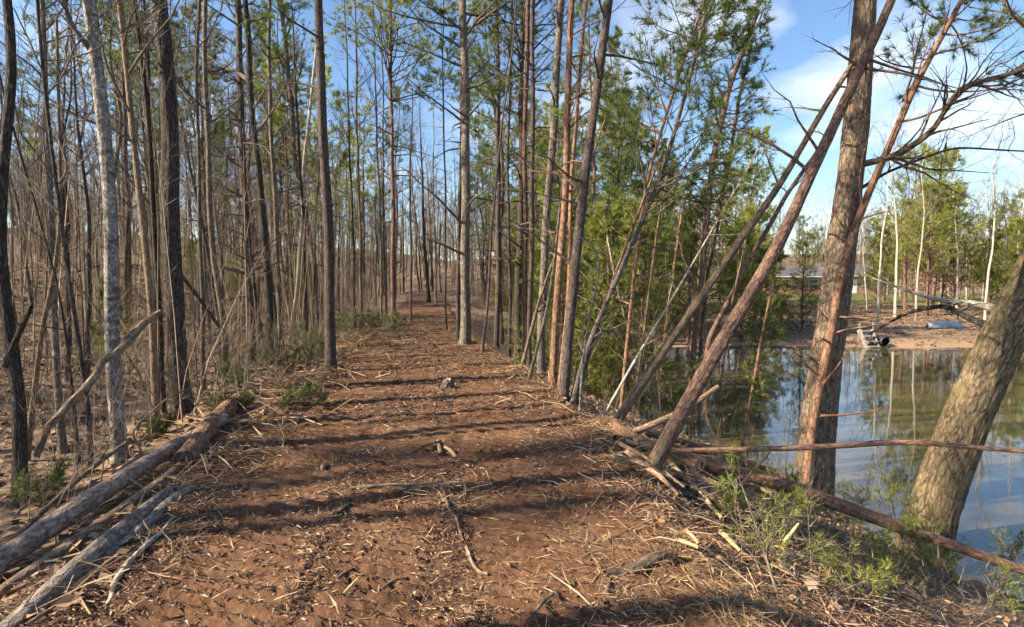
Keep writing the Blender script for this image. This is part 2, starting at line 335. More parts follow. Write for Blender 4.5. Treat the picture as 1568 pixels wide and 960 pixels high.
def ground_material():
    m, t, n, l, b = mat_base('leafy_forest_floor')
    tcn = n.new('ShaderNodeTexCoord')
    def nz(s, d=6, r=0.6):
        q = n.new('ShaderNodeTexNoise'); q.inputs['Scale'].default_value = s; q.inputs['Detail'].default_value = d; q.inputs['Roughness'].default_value = r
        l.new(tcn.outputs['Object'], q.inputs['Vector']); return q
    vo = n.new('ShaderNodeTexVoronoi'); vo.inputs['Scale'].default_value = 14; l.new(tcn.outputs['Object'], vo.inputs['Vector'])
    r1 = ramp(n, [(0.0, (0.06, 0.04, 0.028)), (0.4, (0.145, 0.098, 0.067)), (0.75, (0.235, 0.165, 0.115)), (1.0, (0.33, 0.225, 0.145))])
    sp = n.new('ShaderNodeSeparateColor'); l.new(vo.outputs['Color'], sp.inputs[0]); l.new(sp.outputs[0], r1.inputs[0])
    r2 = ramp(n, [(0.35, (0.08, 0.055, 0.038)), (0.6, (0.215, 0.148, 0.10))]); l.new(nz(2.2).outputs['Fac'], r2.inputs[0])
    mm = n.new('ShaderNodeMix'); mm.data_type = 'RGBA'; mm.inputs['Factor'].default_value = 0.55; l.new(r1.outputs[0], mm.inputs['A']); l.new(r2.outputs[0], mm.inputs['B'])
    # lawn behind the far bank, mud along the waterline
    ps = n.new('ShaderNodeSeparateXYZ'); l.new(tcn.outputs['Object'], ps.inputs[0])
    def rng_(out, lo, hi):
        q = n.new('ShaderNodeMapRange'); q.inputs['From Min'].default_value = lo; q.inputs['From Max'].default_value = hi; l.new(out, q.inputs['Value']); return q.outputs[0]
    def mul(a, c):
        q = n.new('ShaderNodeMath'); q.operation = 'MULTIPLY'; l.new(a, q.inputs[0]); l.new(c, q.inputs[1]); return q.outputs[0]
    wob = nz(0.25, 3)
    wy = n.new('ShaderNodeMath'); wy.operation = 'MULTIPLY_ADD'; l.new(wob.outputs['Fac'], wy.inputs[0]); wy.inputs[1].default_value = 14.0; l.new(ps.outputs[1], wy.inputs[2])
    lawn = mul(mul(rng_(wy.outputs[0], 53, 57), rng_(ps.outputs[0], 24, 28)), rng_(ps.outputs[1], 84, 80))
    g = ramp(n, [(0.3, (0.06, 0.072, 0.02)), (0.7, (0.13, 0.135, 0.045))]); l.new(nz(1.3).outputs['Fac'], g.inputs[0])
    m2 = n.new('ShaderNodeMix'); m2.data_type = 'RGBA'; l.new(lawn, m2.inputs['Factor']); l.new(mm.outputs['Result'], m2.inputs['A']); l.new(g.outputs[0], m2.inputs['B'])
    mud = mul(rng_(ps.outputs[2], WATER + 0.42, WATER + 0.08), rng_(ps.outputs[1], 20, 24))
    m3 = n.new('ShaderNodeMix'); m3.data_type = 'RGBA'; l.new(mud, m3.inputs['Factor']); l.new(m2.outputs['Result'], m3.inputs['A']); m3.inputs['B'].default_value = (0.26, 0.175, 0.11, 1)
    l.new(m3.outputs['Result'], b.inputs['Base Color']); b.inputs['Roughness'].default_value = 0.95; b.inputs['Specular IOR Level'].default_value = 0.15
    bp = n.new('ShaderNodeBump'); bp.inputs['Strength'].default_value = 0.6; bp.inputs['Distance'].default_value = 0.025
    l.new(vo.outputs['Distance'], bp.inputs['Height']); l.new(bp.outputs[0], b.inputs['Normal'])
    return m
def trail_material():
    m, t, n, l, b = mat_base('red_clay_soil')
    tcn = n.new('ShaderNodeTexCoord')
    def nz(s, d=6, r=0.62):
        q = n.new('ShaderNodeTexNoise'); q.inputs['Scale'].default_value = s; q.inputs['Detail'].default_value = d; q.inputs['Roughness'].default_value = r
        l.new(tcn.outputs['Object'], q.inputs['Vector']); return q
    a = ramp(n, [(0.3, (0.02, 0.011, 0.008)), (0.5, (0.082, 0.044, 0.027)), (0.72, (0.20, 0.115, 0.07))]); l.new(nz(26).outputs['Fac'], a.inputs[0])
    c = ramp(n, [(0.35, (0.04, 0.023, 0.016)), (0.48, (0.12, 0.06, 0.033)), (0.7, (0.18, 0.115, 0.073))]); l.new(nz(1.7).outputs['Fac'], c.inputs[0])
    mm = n.new('ShaderNodeMix'); mm.data_type = 'RGBA'; mm.inputs['Factor'].default_value = 0.5; l.new(a.outputs[0], mm.inputs['A']); l.new(c.outputs[0], mm.inputs['B'])
    l.new(mm.outputs['Result'], b.inputs['Base Color']); b.inputs['Roughness'].default_value = 0.95; b.inputs['Specular IOR Level'].default_value = 0.15
    bp = n.new('ShaderNodeBump'); bp.inputs['Strength'].default_value = 0.8; bp.inputs['Distance'].default_value = 0.012
    l.new(nz(22, 9, 0.75).outputs['Fac'], bp.inputs['Height']); l.new(bp.outputs[0], b.inputs['Normal'])
    return m
def water_material():
    m, t, n, l, b = mat_base('murky_pond_water')
    b.inputs['Base Color'].default_value = (0.07, 0.06, 0.035, 1); b.inputs['Roughness'].default_value = 0.03; b.inputs['IOR'].default_value = 1.6
    tcn = n.new('ShaderNodeTexCoord'); q = n.new('ShaderNodeTexNoise'); q.inputs['Scale'].default_value = 1.6; q.inputs['Detail'].default_value = 3
    l.new(tcn.outputs['Object'], q.inputs['Vector'])
    bp = n.new('ShaderNodeBump'); bp.inputs['Strength'].default_value = 0.022; bp.inputs['Distance'].default_value = 0.08
    l.new(q.outputs['Fac'], bp.inputs['Height']); l.new(bp.outputs[0], b.inputs['Normal'])
    return m

# ------------------------------------------------------------------ tagging
def tag(o, label=None, cat=None, group=None, kind=None):
    if label: o['label'] = label
    if cat: o['category'] = cat
    if group: o['group'] = group
    if kind: o['kind'] = kind
    return o
def empty(name, loc=(0, 0, 0)):
    o = bpy.data.objects.new(name, None); COL.objects.link(o); o.location = loc; o.empty_display_size = 0.2; return o
def copy_tree(o, parent=None):
    c = o.copy(); COL.objects.link(c)
    if parent is not None: c.parent = parent
    for ch in list(o.children): copy_tree(ch, c)
    return c

# ------------------------------------------------------------------ ground, trail, pond
def axis(segs):
    out = [np.array([segs[0][0]])]
    for a, b, st in segs: out.append(np.linspace(a, b, max(2, int(round((b - a) / st)) + 1))[1:])
    return np.concatenate(out)
gx = axis([(-500, -100, 25), (-100, -30, 2.5), (-30, -12, 0.45), (-12, 12, 0.14), (12, 30, 0.5), (30, 100, 2.0), (100, 500, 25)])
gy = axis([(-300, -40, 20), (-40, -2, 1.5), (-1, 13, 0.14), (13, 40, 0.4), (40, 100, 2.0), (100, 600, 25)])
XX, YY = np.meshgrid(gx, gy, indexing='ij')
ZZ = terrain(XX, YY)
inside = np.minimum(XX - tl(YY), tr(YY) - XX)
ZZ = ZZ - 0.12 * sst(0.05, 0.4, inside) * (YY > -1) * (YY < 50)
def grid_faces(nx, ny):
    i = np.arange(nx - 1)[:, None]; j = np.arange(ny - 1)[None]
    return np.stack([i * ny + j, (i + 1) * ny + j, (i + 1) * ny + j + 1, i * ny + j + 1], -1).reshape(-1, 4)
g = MB(); g.add(np.stack([XX, YY, ZZ], -1), grid_faces(len(gx), len(gy)))
tag(g.obj('ground', ground_material()), 'leaf covered forest floor sloping down to the pond', 'ground', kind='structure')

ty = axis([(1.6, 7.0, 0.022), (7.0, 11, 0.03), (11, 47, 0.2)])
tsn = np.linspace(-0.16, 1.16, 175)
TS, TY = np.meshgrid(tsn, ty, indexing='ij')
TX = tl(TY) + (tr(TY) - tl(TY)) * TS + 0.16 * fbm(TY * 0.9, TS * 1.0, 0, 3, 71)
edge = np.minimum(TS, 1 - TS) * (tr(TY) - tl(TY))
TREADS = ((-1.05, 0.30, 0.0, 0.115, 31), (0.80, 0.30, 0.3, 0.115, 32), (-0.25, 0.26, 0.6, 0.10, 33), (1.38, 0.2, 0.2, 0.15, 34))
def tread_mask(X, Y, c, w, ph, sd_):
    s = X - 0.5 * (tl(Y) + tr(Y)); cc = c + 0.12 * np.sin(Y * 0.45 + ph * 9)
    return s - cc, sst(w + 0.05, w - 0.05, np.abs(s - cc)) * sst(-0.14, 0.06, fbm(X * 0.5 + 7 * sd_, Y * 0.33, 0, 2, sd_)) * sst(11.5, 9.0, Y)
def trail_detail(X, Y):
    s = X - 0.5 * (tl(Y) + tr(Y))
    d = 0.05 * fbm(X * 0.9, Y * 0.9, 0, 3, 21) + 0.035 * fbm(X * 4, Y * 4, 0, 4, 22) + 0.03 * np.abs(fbm(X * 14, Y * 14, 0, 2, 23)) + 0.05 * (0.35 - np.abs(fbm(X * 6.5 + 3, Y * 6.5, 0, 3, 25))) * sst(-0.1, 0.25, fbm(X * 1.3, Y * 1.3, 0, 2, 26))
    for c, w, ph, per, sd_ in TREADS:
        q, m = tread_mask(X, Y, c, w, ph, sd_)
        bar = np.abs(((Y + 0.26 * q + 0.012 * fbm(X * 9, Y * 9, 0, 2, 8)) / per + ph + 0.10 * fbm(X * 2.2, Y * 2.2, 0, 2, 9)) % 1.0 - 0.5) * 2
        d = d * (1 - 0.5 * m) + m * (0.08 * sst(0.3, 0.55, bar) - 0.06)
    return d
TZ = terrain(TX, TY) + 0.02 + trail_detail(TX, TY) * sst(-0.35, 0.15, edge) - 0.22 * sst(0.0, -0.3, edge + 0.3 * fbm(TX * 2.5, TY * 2.5, 0, 3, 44))
g = MB(); g.add(np.stack([TX, TY, TZ], -1), grid_faces(len(tsn), len(ty)))
tag(g.obj('trail', trail_material()), 'freshly cleared red clay trail with tread marks', 'trail', kind='structure')
def surf(X, Y):
    return np.where((X > tl(Y)) & (X < tr(Y)) & (np.asarray(Y) > 0.6) & (np.asarray(Y) < 50), trail_z(Y) + trail_detail(X, Y) + 0.02, terrain(X, Y))

wv = np.array([[0.5, -30, WATER], [90, -30, WATER], [90, 34, WATER], [0.5, 34, WATER]])
g = MB(); g.add(wv, [[0, 1, 2, 3]])
tag(g.obj('pond_water', water_material(), smooth=False), 'still murky pond reflecting sky and trees', 'pond', kind='structure')

# ------------------------------------------------------------------ tree crowns
def tufts(mb, rng, pts, dirs, k, ln, wd, spread, mat, rn=None):
    m = len(pts); p = np.repeat(pts, k, 0)
    d = nrm(np.repeat(nrm(dirs), k, 0) + spread * rng.normal(size=(m * k, 3)))
    base = np.repeat(rng.random(m) if rn is None else rn, k)
    mb.slivers(p + d * 0.01, d, ln * (0.7 + 0.5 * rng.random(m * k)), wd * (0.8 + 0.4 * rng.random(m * k)), mat, rng, np.clip(0.75 * base + 0.25 * rng.random(m * k), 0, 1))
def along(P, fr):                                             # points and directions at the fractions fr of each path
    n = P.shape[1]; out, dd = [], []
    for f in fr:
        x = f * (n - 1) * 0.9999; i = int(x); w = x - i
        out.append(P[:, i] * (1 - w) + P[:, i + 1] * w); dd.append(P[:, i + 1] - P[:, i])
    return np.concatenate(out), np.concatenate(dd)
def twigs(mb, rng, B, LB, n, wd, mat=0, ang=0.6, ratio=0.5):      # fine end twigs
    p = np.repeat(B, n, 0); m = len(p); f = 0.1 + 0.88 * rng.random(m); x = f * (p.shape[1] - 1) * 0.999; i = x.astype(int); w = (x - i)[:, None]; r = np.arange(m)
    a, b = p[r, i], p[r, i + 1]; d = nrm(b - a); d = nrm(d * math.cos(ang) + nrm(np.cross(d, rng.normal(size=(m, 3)))) * math.sin(ang) + np.array([0, 0, 0.12]))
    mb.slivers(a + (b - a) * w, d, np.repeat(LB, n) * ratio * (0.5 + rng.random(m)), np.full(m, wd), mat, rng)
def crown_bare(mb, rng, P, R, t0, n1=15, ln=2.2, n2=5, n3=9, ang=0.85, up=0.10, tw=0.007):
    a, ra, la = grow(rng, P[None], R[None], n1, t0, 0.98, ang, ln, 6, 0.16, up, 0.55, 0.005, 0.45)
    mb.tubes(a, ra, 5)
    b, rb, lb = grow(rng, a, ra, n2, 0.15, 0.97, 0.7, la * 0.55, 3, 0.2, up * 0.8, 0.6, 0.003, 0.5); mb.tubes(b, rb, 3)
    if n3: twigs(mb, rng, b, lb, n3, tw)
def crown_pine(mb, rng, P, R, t0, n1=46, ln=1.7, n2=5, k=12, dead=10, nl=0.15, td0=0.15, dense=(0.4, 0.7, 1.0), nw=0.015):
    if dead:
        a, ra, la = grow(rng, P[None], R[None], dead, min(td0, t0 * 0.5), t0, 1.25, ln * 0.7, 5, 0.12, -0.03, 0.4, 0.003, 0.1); mb.tubes(a, ra, 4)
        twigs(mb, rng, a, la, 8, 0.006, 0, 0.7, 0.4)
    a, ra, la = grow(rng, P[None], R[None], n1, t0, 0.99, 1.15, ln, 6, 0.10, 0.06, 0.45, 0.005, 0.72)
    mb.tubes(a, ra, 4)
    b, rb, lb = grow(rng, a, ra, n2, 0.3, 0.98, 0.7, la * 0.42, 3, 0.14, 0.05, 0.6, 0.003, 0.5); mb.tubes(b, rb, 3)
    for br, fr in ((b, dense), (a, (0.86, 1.0))):
        p, d = along(br, fr); tufts(mb, rng, p, d, k, nl, nw, 0.55, 1)
def crown_cedar(mb, rng, P, R, t0, n1=70, ln=1.3, n2=7, k=8, nl=0.11, nw=0.019):
    a, ra, la = grow(rng, P[None], R[None], n1, t0, 0.99, 1.1, ln, 5, 0.12, 0.03, 0.4, 0.003, 0.7); mb.tubes(a, ra, 3)
    b, rb, lb = grow(rng, a, ra, n2, 0.2, 0.98, 0.65, la * 0.45, 2, 0.16, 0.0, 0.6, 0.002, 0.5); mb.tubes(b, rb, 3)
    p, d = along(b, (0.2, 0.6, 1.0)); tufts(mb, rng, p, d, k, nl, nw, 0.6, 1)

def bark_disp(amp, freq, fz, seed):
    def f(th, ln, r):
        c, s = np.cos(th) * freq, np.sin(th) * freq
        n = 1 - np.abs(vnoise(c, s, ln * fz, seed)) * 2
        n2 = vnoise(c * 2.3, s * 2.3, ln * fz * 2.6, seed + 3)
        low = vnoise(np.cos(th) * 1.2, np.sin(th) * 1.2, ln * 1.3, seed + 9)
        return amp * (0.7 * n + 0.5 * n2) + 0.09 * r * low
    return f

SEED = [100]; WS = 0.88
def tree(label, px, w0, w1, bk, crown='bare', H=13.0, Y=None, ly=0.0, name='hardwood_tree', cat='tree', group=None, t0=None, needle=None, detail=None, flare=0.35, wob=0.02, **ck):
    """A tree that stands where the photo shows it: px runs from its foot upwards, w0 and w1 are trunk widths in photo pixels."""
    SEED[0] += 1; rng = np.random.default_rng(SEED[0]); w0, w1 = w0 * WS * wcos(px[0][0]), w1 * WS * wcos(px[-1][0])
    base = ground_hit(*px[0]) if Y is None else at(*px[0], Y)
    Y0 = base[1]
    pts = [base] + [at(x, y, Y0 + ly * i / max(1, len(px) - 1)) for i, (x, y) in enumerate(px)][1:]
    gz = float(terrain(base[0], base[1]))
    d0 = nrm(pts[1] - pts[0])
    if base[2] > gz + 0.02:
        d0 = nrm(np.array([d0[0] * 0.6, d0[1] * 0.6, max(d0[2], 0.4)])); pts.insert(0, base - d0 * ((base[2] - gz) / d0[2]))
    foot = pts[0].copy(); pts.insert(0, pts[0] - nrm(pts[1] - pts[0]) * 0.25)
    top_px = pts[-1].copy(); d = nrm(pts[-1] - pts[-2]); zt = gz + H
    while pts[-1][2] < zt - 0.05:
        d = nrm(d + np.array([0, 0, 0.12])); pts.append(pts[-1] + d * min(1.0, max(0.2, zt - pts[-1][2])))
    near = w0 >= 7
    wd = detail or (0.075 if near else 0.3)
    tot = float(np.sum(np.linalg.norm(np.diff(np.array(pts), axis=0), axis=1)))
    n = int(np.clip(tot / wd, 14, 420)); P, q = smooth_path(pts, n, wob, rng)
    s1 = q[np.argmin(np.linalg.norm(P - top_px, axis=1))]
    r0, r1 = w0 / 2 * Y0 / F, w1 / 2 * (Y0 + ly) / F
    s1 = max(s1, 0.5)
    R = np.interp(q, [0, s1, max(q[-1], s1 + 0.01)], [r0, r1, 0.012 if q[-1] > s1 + 0.3 else r1 * 0.7])
    R = R * (1 + flare * np.exp(-np.maximum(q - 0.25, 0) / max(0.12, 2.2 * r0)))
    root = empty(name, foot); tag(root, label, cat, group)
    mb = MB(); sides = 96 if w0 >= 45 else 44 if w0 >= 20 else 22 if w0 >= 12 else 12 if near else 7
    amp = 0.055 if w0 >= 45 else 0.075 if w0 >= 20 else 0.05
    mb.tubes(P, R, sides, 0, caps=None, disp=bark_disp(float(r0) * amp, 4.5 if w0 < 24 else 7.0 if w0 < 45 else 11.0, 5.0 if w0 < 24 else 3.6, SEED[0]) if near else None)
    mb.obj('trunk', [bk], root, origin=foot)
    Pc, qc = smooth_path(P, 26); Rc = np.interp(qc, q, R)
    c = MB()
    frac = lambda z: float(np.interp(z, Pc[:, 2] - gz, np.linspace(0, 1, 26)))
    if crown == 'bare': crown_bare(c, rng, Pc, Rc, t0 if t0 is not None else 0.3, **ck); ms = [B_TWIG]
    elif crown == 'pine':
        if Y0 < 9.5: ck.setdefault('nw', 0.008); ck.setdefault('k', 18)
        crown_pine(c, rng, Pc, Rc, t0 if t0 is not None else 0.5, **ck); ms = [bk, needle or NEEDLE]
    elif crown == 'cedar': crown_cedar(c, rng, Pc, Rc, t0 if t0 is not None else 0.1, **ck); ms = [bk, needle or CEDAR]
    elif crown == 'dead':
        a, ra, la = grow(rng, Pc[None], Rc[None], ck.get('n1', 9), t0 or 0.2, 0.97, 1.0, ck.get('ln', 0.9), 5, 0.16, 0.02, 0.45, 0.003, 0.3); c.tubes(a, ra, 4)
        b, rb, lb = grow(rng, a, ra, 3, 0.2, 0.95, 0.7, la * 0.45, 3, 0.2, 0, 0.6, 0.002); c.tubes(b, rb, 3); ms = [bk]
    if c.n: c.obj('crown', ms, root, origin=foot)
    return root

# ------------------------------------------------------------------ trees the photo lets one pick out
# left of the trail, nearest first
t1 = tree('forked dark tree at the far left edge with bent stem', [(32, 775), (28, 640), (16, 545), (4, 470), (0, 380), (10, 240), (20, 110), (10, 0)], 30, 17, B_DARK, H=9, flare=0.5, t0=0.6, n1=10, ln=1.3)
tree('tan second stem rising from the fork at the far left', [(40, 705), (52, 600), (66, 490), (84, 430), (95, 330), (92, 210)], 13, 6, B_TAN, 'dead', H=4.6, n1=12, ln=1.0)
tree('slim dark sapling between the forked tree and the pale grey trunk', [(138, 728), (126, 560), (112, 440), (98, 340), (82, 220), (66, 60)], 10, 6, B_DARK, H=8, t0=0.3, n1=16, ln=1.1)
tree('stout pale grey trunk with dark bands beside the fallen logs', [(184, 705), (179, 600), (171, 450), (158, 260), (150, 120), (136, 0)], 29, 22, B_PALE, H=11, flare=0.3, t0=0.34, n1=13, ln=1.7)
tree('short grey trunk behind the forked tree', [(97, 694), (90, 590), (83, 490), (78, 380), (72, 200)], 17, 9, B_GREY, H=9, t0=0.35, ln=1.4)
tree('crooked thin sapling leaning behind the forked tree', [(121, 712), (110, 620), (100, 540), (92, 470), (70, 390)], 8, 4, B_DARK, 'dead', H=4.5, n1=9)
tree('thick dark furrowed trunk beside the logs', [(282, 640), (275, 560), (265, 400), (257, 200), (244, 0)], 35, 27, B_DARK, H=13, flare=0.45, t0=0.42, n1=16, ln=1.9)
tree('tan barked crooked trunk just behind the thick dark trunk', [(241, 648), (236, 500), (221, 392), (210, 300), (198, 150), (183, 0)], 15, 10, B_TAN, H=11, t0=0.3, n1=14, ln=1.6)
tree('slim straight dark trunk touching the thick dark one', [(252, 638), (247, 500), (238, 380), (224, 180), (206, 0)], 11, 8, B_DARK, H=11, t0=0.35, ln=1.5)
tree('thin pale straight stem just past the thick dark trunk', [(312, 598), (309, 480), (305, 320), (301, 150), (306, 0)], 9, 6, B_GREY, H=11, t0=0.4, ln=1.3)
tree('wavy brown trunk past the thin pale stem', [(345, 590), (341, 500), (328, 410), (322, 250), (314, 90), (311, 0)], 12, 8, B_OAK, H=12, t0=0.35, ln=1.6)
tree('thin stem crossing behind the wavy brown trunk', [(339, 545), (330, 470), (320, 400), (292, 250), (262, 120)], 7, 4, B_DARK, H=8, t0=0.4, ln=1.1, n1=9)
tree('dark pine trunk with whorls of bare dead limbs', [(386, 558), (383, 450), (378, 330), (370, 180), (362, 0)], 14, 10, B_PINED, 'pine', H=13, name='pine_tree', t0=0.5, dead=44, td0=0.12, ln=1.5)
tree('leaning dark trunk beside the pine with dead limbs', [(419, 560), (411, 450), (402, 335), (388, 190), (376, 0)], 14, 9, B_DARK, H=13, t0=0.4, ln=1.7)
tree('grey trunk close behind the leaning dark trunk', [(432, 535), (427, 440), (421, 340), (415, 180), (412, 0)], 9, 6, B_GREY, H=13, t0=0.35, ln=1.5)
tree('reddish leaning stem with sunlit orange foot', [(446, 505), (436, 440), (426, 355), (408, 200)], 7, 4, B_ORANGE, 'dead', H=9, n1=10)
tree('pale bent grey stem arching over the leafy slope', [(446, 516), (455, 430), (463, 340), (466, 250), (480, 110), (486, 40)], 8, 4, B_WHITE, 'dead', H=9, n1=10)
tree('straight dark pine trunk close to the pale bent stem', [(488, 512), (483, 435), (472, 345), (452, 240), (440, 100), (430, 0)], 11, 7, B_PINED, 'pine', H=15, name='pine_tree', t0=0.55, dead=22, ln=1.7)
tree('thin dark sapling in the brush near the purple-brown pine', [(470, 532), (467, 440), (464, 300), (452, 120)], 6, 4, B_DARK, H=10, t0=0.35, ln=1.2, n1=10)
tree('tall straight purple-brown pine at the left edge of the trail', [(507, 572), (503, 430), (500, 330), (494, 180), (490, 0)], 19, 14, B_PINED, 'pine', H=16, name='pine_tree', t0=0.62, dead=10, td0=0.3, ln=1.9, flare=0.25)
tree('tall pine in full view with airy crown, edge of the trail', [(603, 507), (602, 380), (600, 220), (599, 90), (598, 20)], 9, 5, B_PINE, 'pine', H=12.2, name='pine_tree', t0=0.58, n1=56, ln=2.4, dead=20, td0=0.35, needle=NEEDLEY, k=14, nw=0.016, nl=0.18)
tree('thin bare sapling standing at the trail edge, far ahead', [(629, 492), (629, 400), (628, 300), (630, 220)], 5, 3, B_PINED, H=9, t0=0.45, ln=1.2, n1=12)
for k, (lab, px, w0, w1, bk) in enumerate([
    ('thin dark stem left of the airy crowned pine, third before it', [(544, 502), (541, 380), (537, 250), (533, 150)], 5, 3, B_DARK),
    ('light brown stem left of the airy crowned pine, second before it', [(554, 503), (551, 380), (549, 250), (546, 130)], 6, 4, B_TAN),
    ('stem directly left of the airy crowned pine', [(585, 497), (583, 380), (580, 260), (576, 160)], 5, 3, B_GREY),
    ('thin grey stem almost touching the airy crowned pine', [(591, 496), (590, 380), (588, 270)], 4, 3, B_GREY),
    ('dark leaning trunk standing at the end of the trail', [(657, 464), (654, 430), (650, 370), (647, 290)], 7, 4, B_DARK),
    ('pale thin stem at the end of the trail', [(668, 466), (667, 400), (664, 320), (664, 260)], 4, 2, B_GREY)]):
    tree(lab, px, w0, w1, bk, H=14, t0=0.4, ln=1.9, n1=14)
# right of the trail
tree('tallest grey pine trunk where the trail narrows', [(712, 530), (714, 400), (713, 250), (711, 120), (709, 0)], 17, 12, B_GREY, 'pine', H=15, name='pine_tree', t0=0.44, n1=64, ln=2.6, needle=NEEDLEY, dead=14, nw=0.014, nl=0.18, k=15)
tree('thinner dark trunk paired with the tallest grey pine', [(702, 523), (703, 400), (706, 200), (708, 60)], 8, 6, B_PINED, 'pine', H=15, name='pine_tree', t0=0.6, ln=1.6)
tree('thin dark sapling at the right edge where the trail narrows', [(684, 506), (682, 400), (681, 280), (680, 190)], 4, 3, B_DARK, 'pine', H=11, name='pine_tree', t0=0.6, ln=1.1, n1=30)
tree('slim stem tilting right, next past the tallest grey pine', [(738, 540), (745, 460), (752, 380), (762, 260), (775, 150)], 5, 3, B_PINED, H=9, t0=0.4, ln=1.1, n1=10)
tree('dark trunk half lit, third past the tallest grey pine', [(760, 533), (762, 430), (764, 300), (762, 120), (760, 0)], 9, 6, B_PINED, 'pine', H=14, name='pine_tree', t0=0.45, ln=1.8, n1=50)
tree('thin dark trunk between the half lit trunk and the broad shadowed one', [(780, 545), (780, 420), (778, 250), (782, 80)], 6, 4, B_DARK, 'pine', H=13, name='pine_tree', t0=0.4, ln=1.5)
tree('broad shadowed trunk in the dark stand by the trail bend', [(793, 552), (795, 420), (798, 220), (800, 40)], 13, 9, B_DARK, 'pine', H=15, name='pine_tree', t0=0.5, ln=2.0, n1=52)
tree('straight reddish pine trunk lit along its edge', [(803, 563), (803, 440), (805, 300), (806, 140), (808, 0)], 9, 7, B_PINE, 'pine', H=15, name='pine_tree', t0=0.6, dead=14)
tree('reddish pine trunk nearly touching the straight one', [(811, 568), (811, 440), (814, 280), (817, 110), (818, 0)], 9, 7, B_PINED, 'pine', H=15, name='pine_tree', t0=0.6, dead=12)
tree('broad grey trunk behind the crossed leaning poles', [(829, 577), (832, 440), (838, 320), (846, 190), (858, 30)], 14, 11, B_GREY, 'pine', H=14, name='pine_tree', t0=0.5, ln=1.7)
tree('slim pole leaning right, foot beside the reddish trunks', [(797, 567), (815, 500), (838, 430), (856, 380), (876, 330)], 7, 4, B_OAK, 'dead', H=4.5, n1=8)
tree('thinner leaning pole, second of the crossed pair', [(809, 586), (828, 520), (845, 440), (856, 340), (862, 260)], 6, 4, B_GREY, 'dead', H=5, n1=8)
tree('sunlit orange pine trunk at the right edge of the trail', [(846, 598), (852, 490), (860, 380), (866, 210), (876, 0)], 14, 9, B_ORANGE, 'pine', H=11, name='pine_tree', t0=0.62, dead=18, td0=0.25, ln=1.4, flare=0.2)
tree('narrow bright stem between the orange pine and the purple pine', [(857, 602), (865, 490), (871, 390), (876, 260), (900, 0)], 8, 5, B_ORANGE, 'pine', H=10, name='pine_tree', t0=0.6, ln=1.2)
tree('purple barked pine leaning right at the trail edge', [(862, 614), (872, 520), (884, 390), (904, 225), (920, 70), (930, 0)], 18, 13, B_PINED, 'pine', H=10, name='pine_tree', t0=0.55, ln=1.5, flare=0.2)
tree('smooth grey tree leaning right beside the purple pine', [(875, 620), (893, 560), (920, 485), (975, 350), (1020, 245), (1068, 70)], 11, 6, B_GREY, 'pine', H=6.6, name='pine_tree', t0=0.38, n1=44, ln=1.3, nl=0.14)
tree('crooked thin grey sapling curving up beside the leaning grey tree', [(888, 640), (893, 560), (900, 500), (918, 430), (926, 385), (905, 358), (888, 362)], 5, 3, B_PALE, 'dead', H=1.0, n1=6, ln=0.4)
tree('thin tan stem with bare side twigs beside the leaning grey tree', [(922, 612), (928, 540), (935, 470), (939, 380), (942, 300)], 5, 3, B_TAN, 'dead', H=5, n1=14, ln=0.7)
tree('slender straight tan pine tilting right over the bank', [(951, 640), (956, 540), (963, 470), (992, 265), (1052, 85), (1075, 20)], 8, 5, B_ORANGE, 'pine', H=7.4, name='pine_tree', t0=0.5, n1=40, ln=1.3, nl=0.14)
tree('pole leaning steeply right, foot at the shredded wood', [(935, 660), (1005, 555), (1070, 460), (1110, 400), (1190, 285), (1262, 165), (1310, 92)], 17, 10, B_TAN, 'dead', H=4.6, ly=0.8, n1=10, ln=0.8, flare=0.1)
tree('big leaning pine with split sunlit foot at the trail edge', [(990, 728), (1035, 645), (1095, 540), (1172, 405), (1215, 320), (1285, 185), (1335, 70), (1366, 0)], 29, 15, B_PINE, 'pine', H=8.5, ly=1.2, name='pine_tree', t0=0.7, dead=9, td0=0.3, ln=1.4, flare=0.05)
tree('slanting pole half hidden behind the big leaning pine', [(1072, 625), (1085, 520), (1108, 475), (1150, 395), (1200, 305), (1262, 215), (1305, 120)], 10, 7, B_PINE, 'dead', H=5.5, n1=8)
tree('reddish pine on the bank bending right with airy tufts', [(1057, 645), (1063, 520), (1071, 440), (1090, 260), (1116, 135), (1160, 15)], 14, 8, B_PINE, 'pine', H=10, name='pine_tree', t0=0.5, n1=46, ln=1.9, nl=0.15)
tree('thinner twin of the bending pine on the bank', [(1070, 640), (1074, 520), (1084, 420), (1106, 300), (1126, 185), (1150, 70)], 9, 5, B_PINE, 'pine', H=8.5, name='pine_tree', t0=0.5, n1=36, ln=1.6)
tree('small sapling with green sprigs standing at the waterline', [(1131, 712), (1146, 630), (1158, 550), (1172, 470), (1180, 430)], 8, 4, B_ORANGE, 'cedar', H=3.2, t0=0.35, n1=14, ln=0.5, n2=5, k=7)
big = tree('tall broad tree trunk standing at the edge of the pond', [(1243, 765), (1255, 640), (1278, 460), (1296, 320), (1310, 180), (1326, 0)], 66, 36, B_OAK, H=13, t0=0.62, n1=14, ln=3.0, flare=0.22, detail=0.045)
tree('thin reddish pine leaning across the broad trunk', [(1229, 775), (1243, 665), (1268, 540), (1293, 410), (1330, 300), (1390, 145), (1460, 20)], 19, 11, B_ORANGE, 'pine', H=6.6, Y=7.0, ly=0.5, name='pine_tree', t0=0.7, n1=16, ln=1.4, nl=0.12, flare=0.05)
rt = tree('thick mossy trunk leaning right over the pond', [(1408, 850), (1440, 745), (1475, 650), (1525, 545), (1575, 445), (1640, 300)], 90, 78, B_OAKM, H=9, t0=0.5, n1=10, ln=2.4, flare=0.15, detail=0.04)

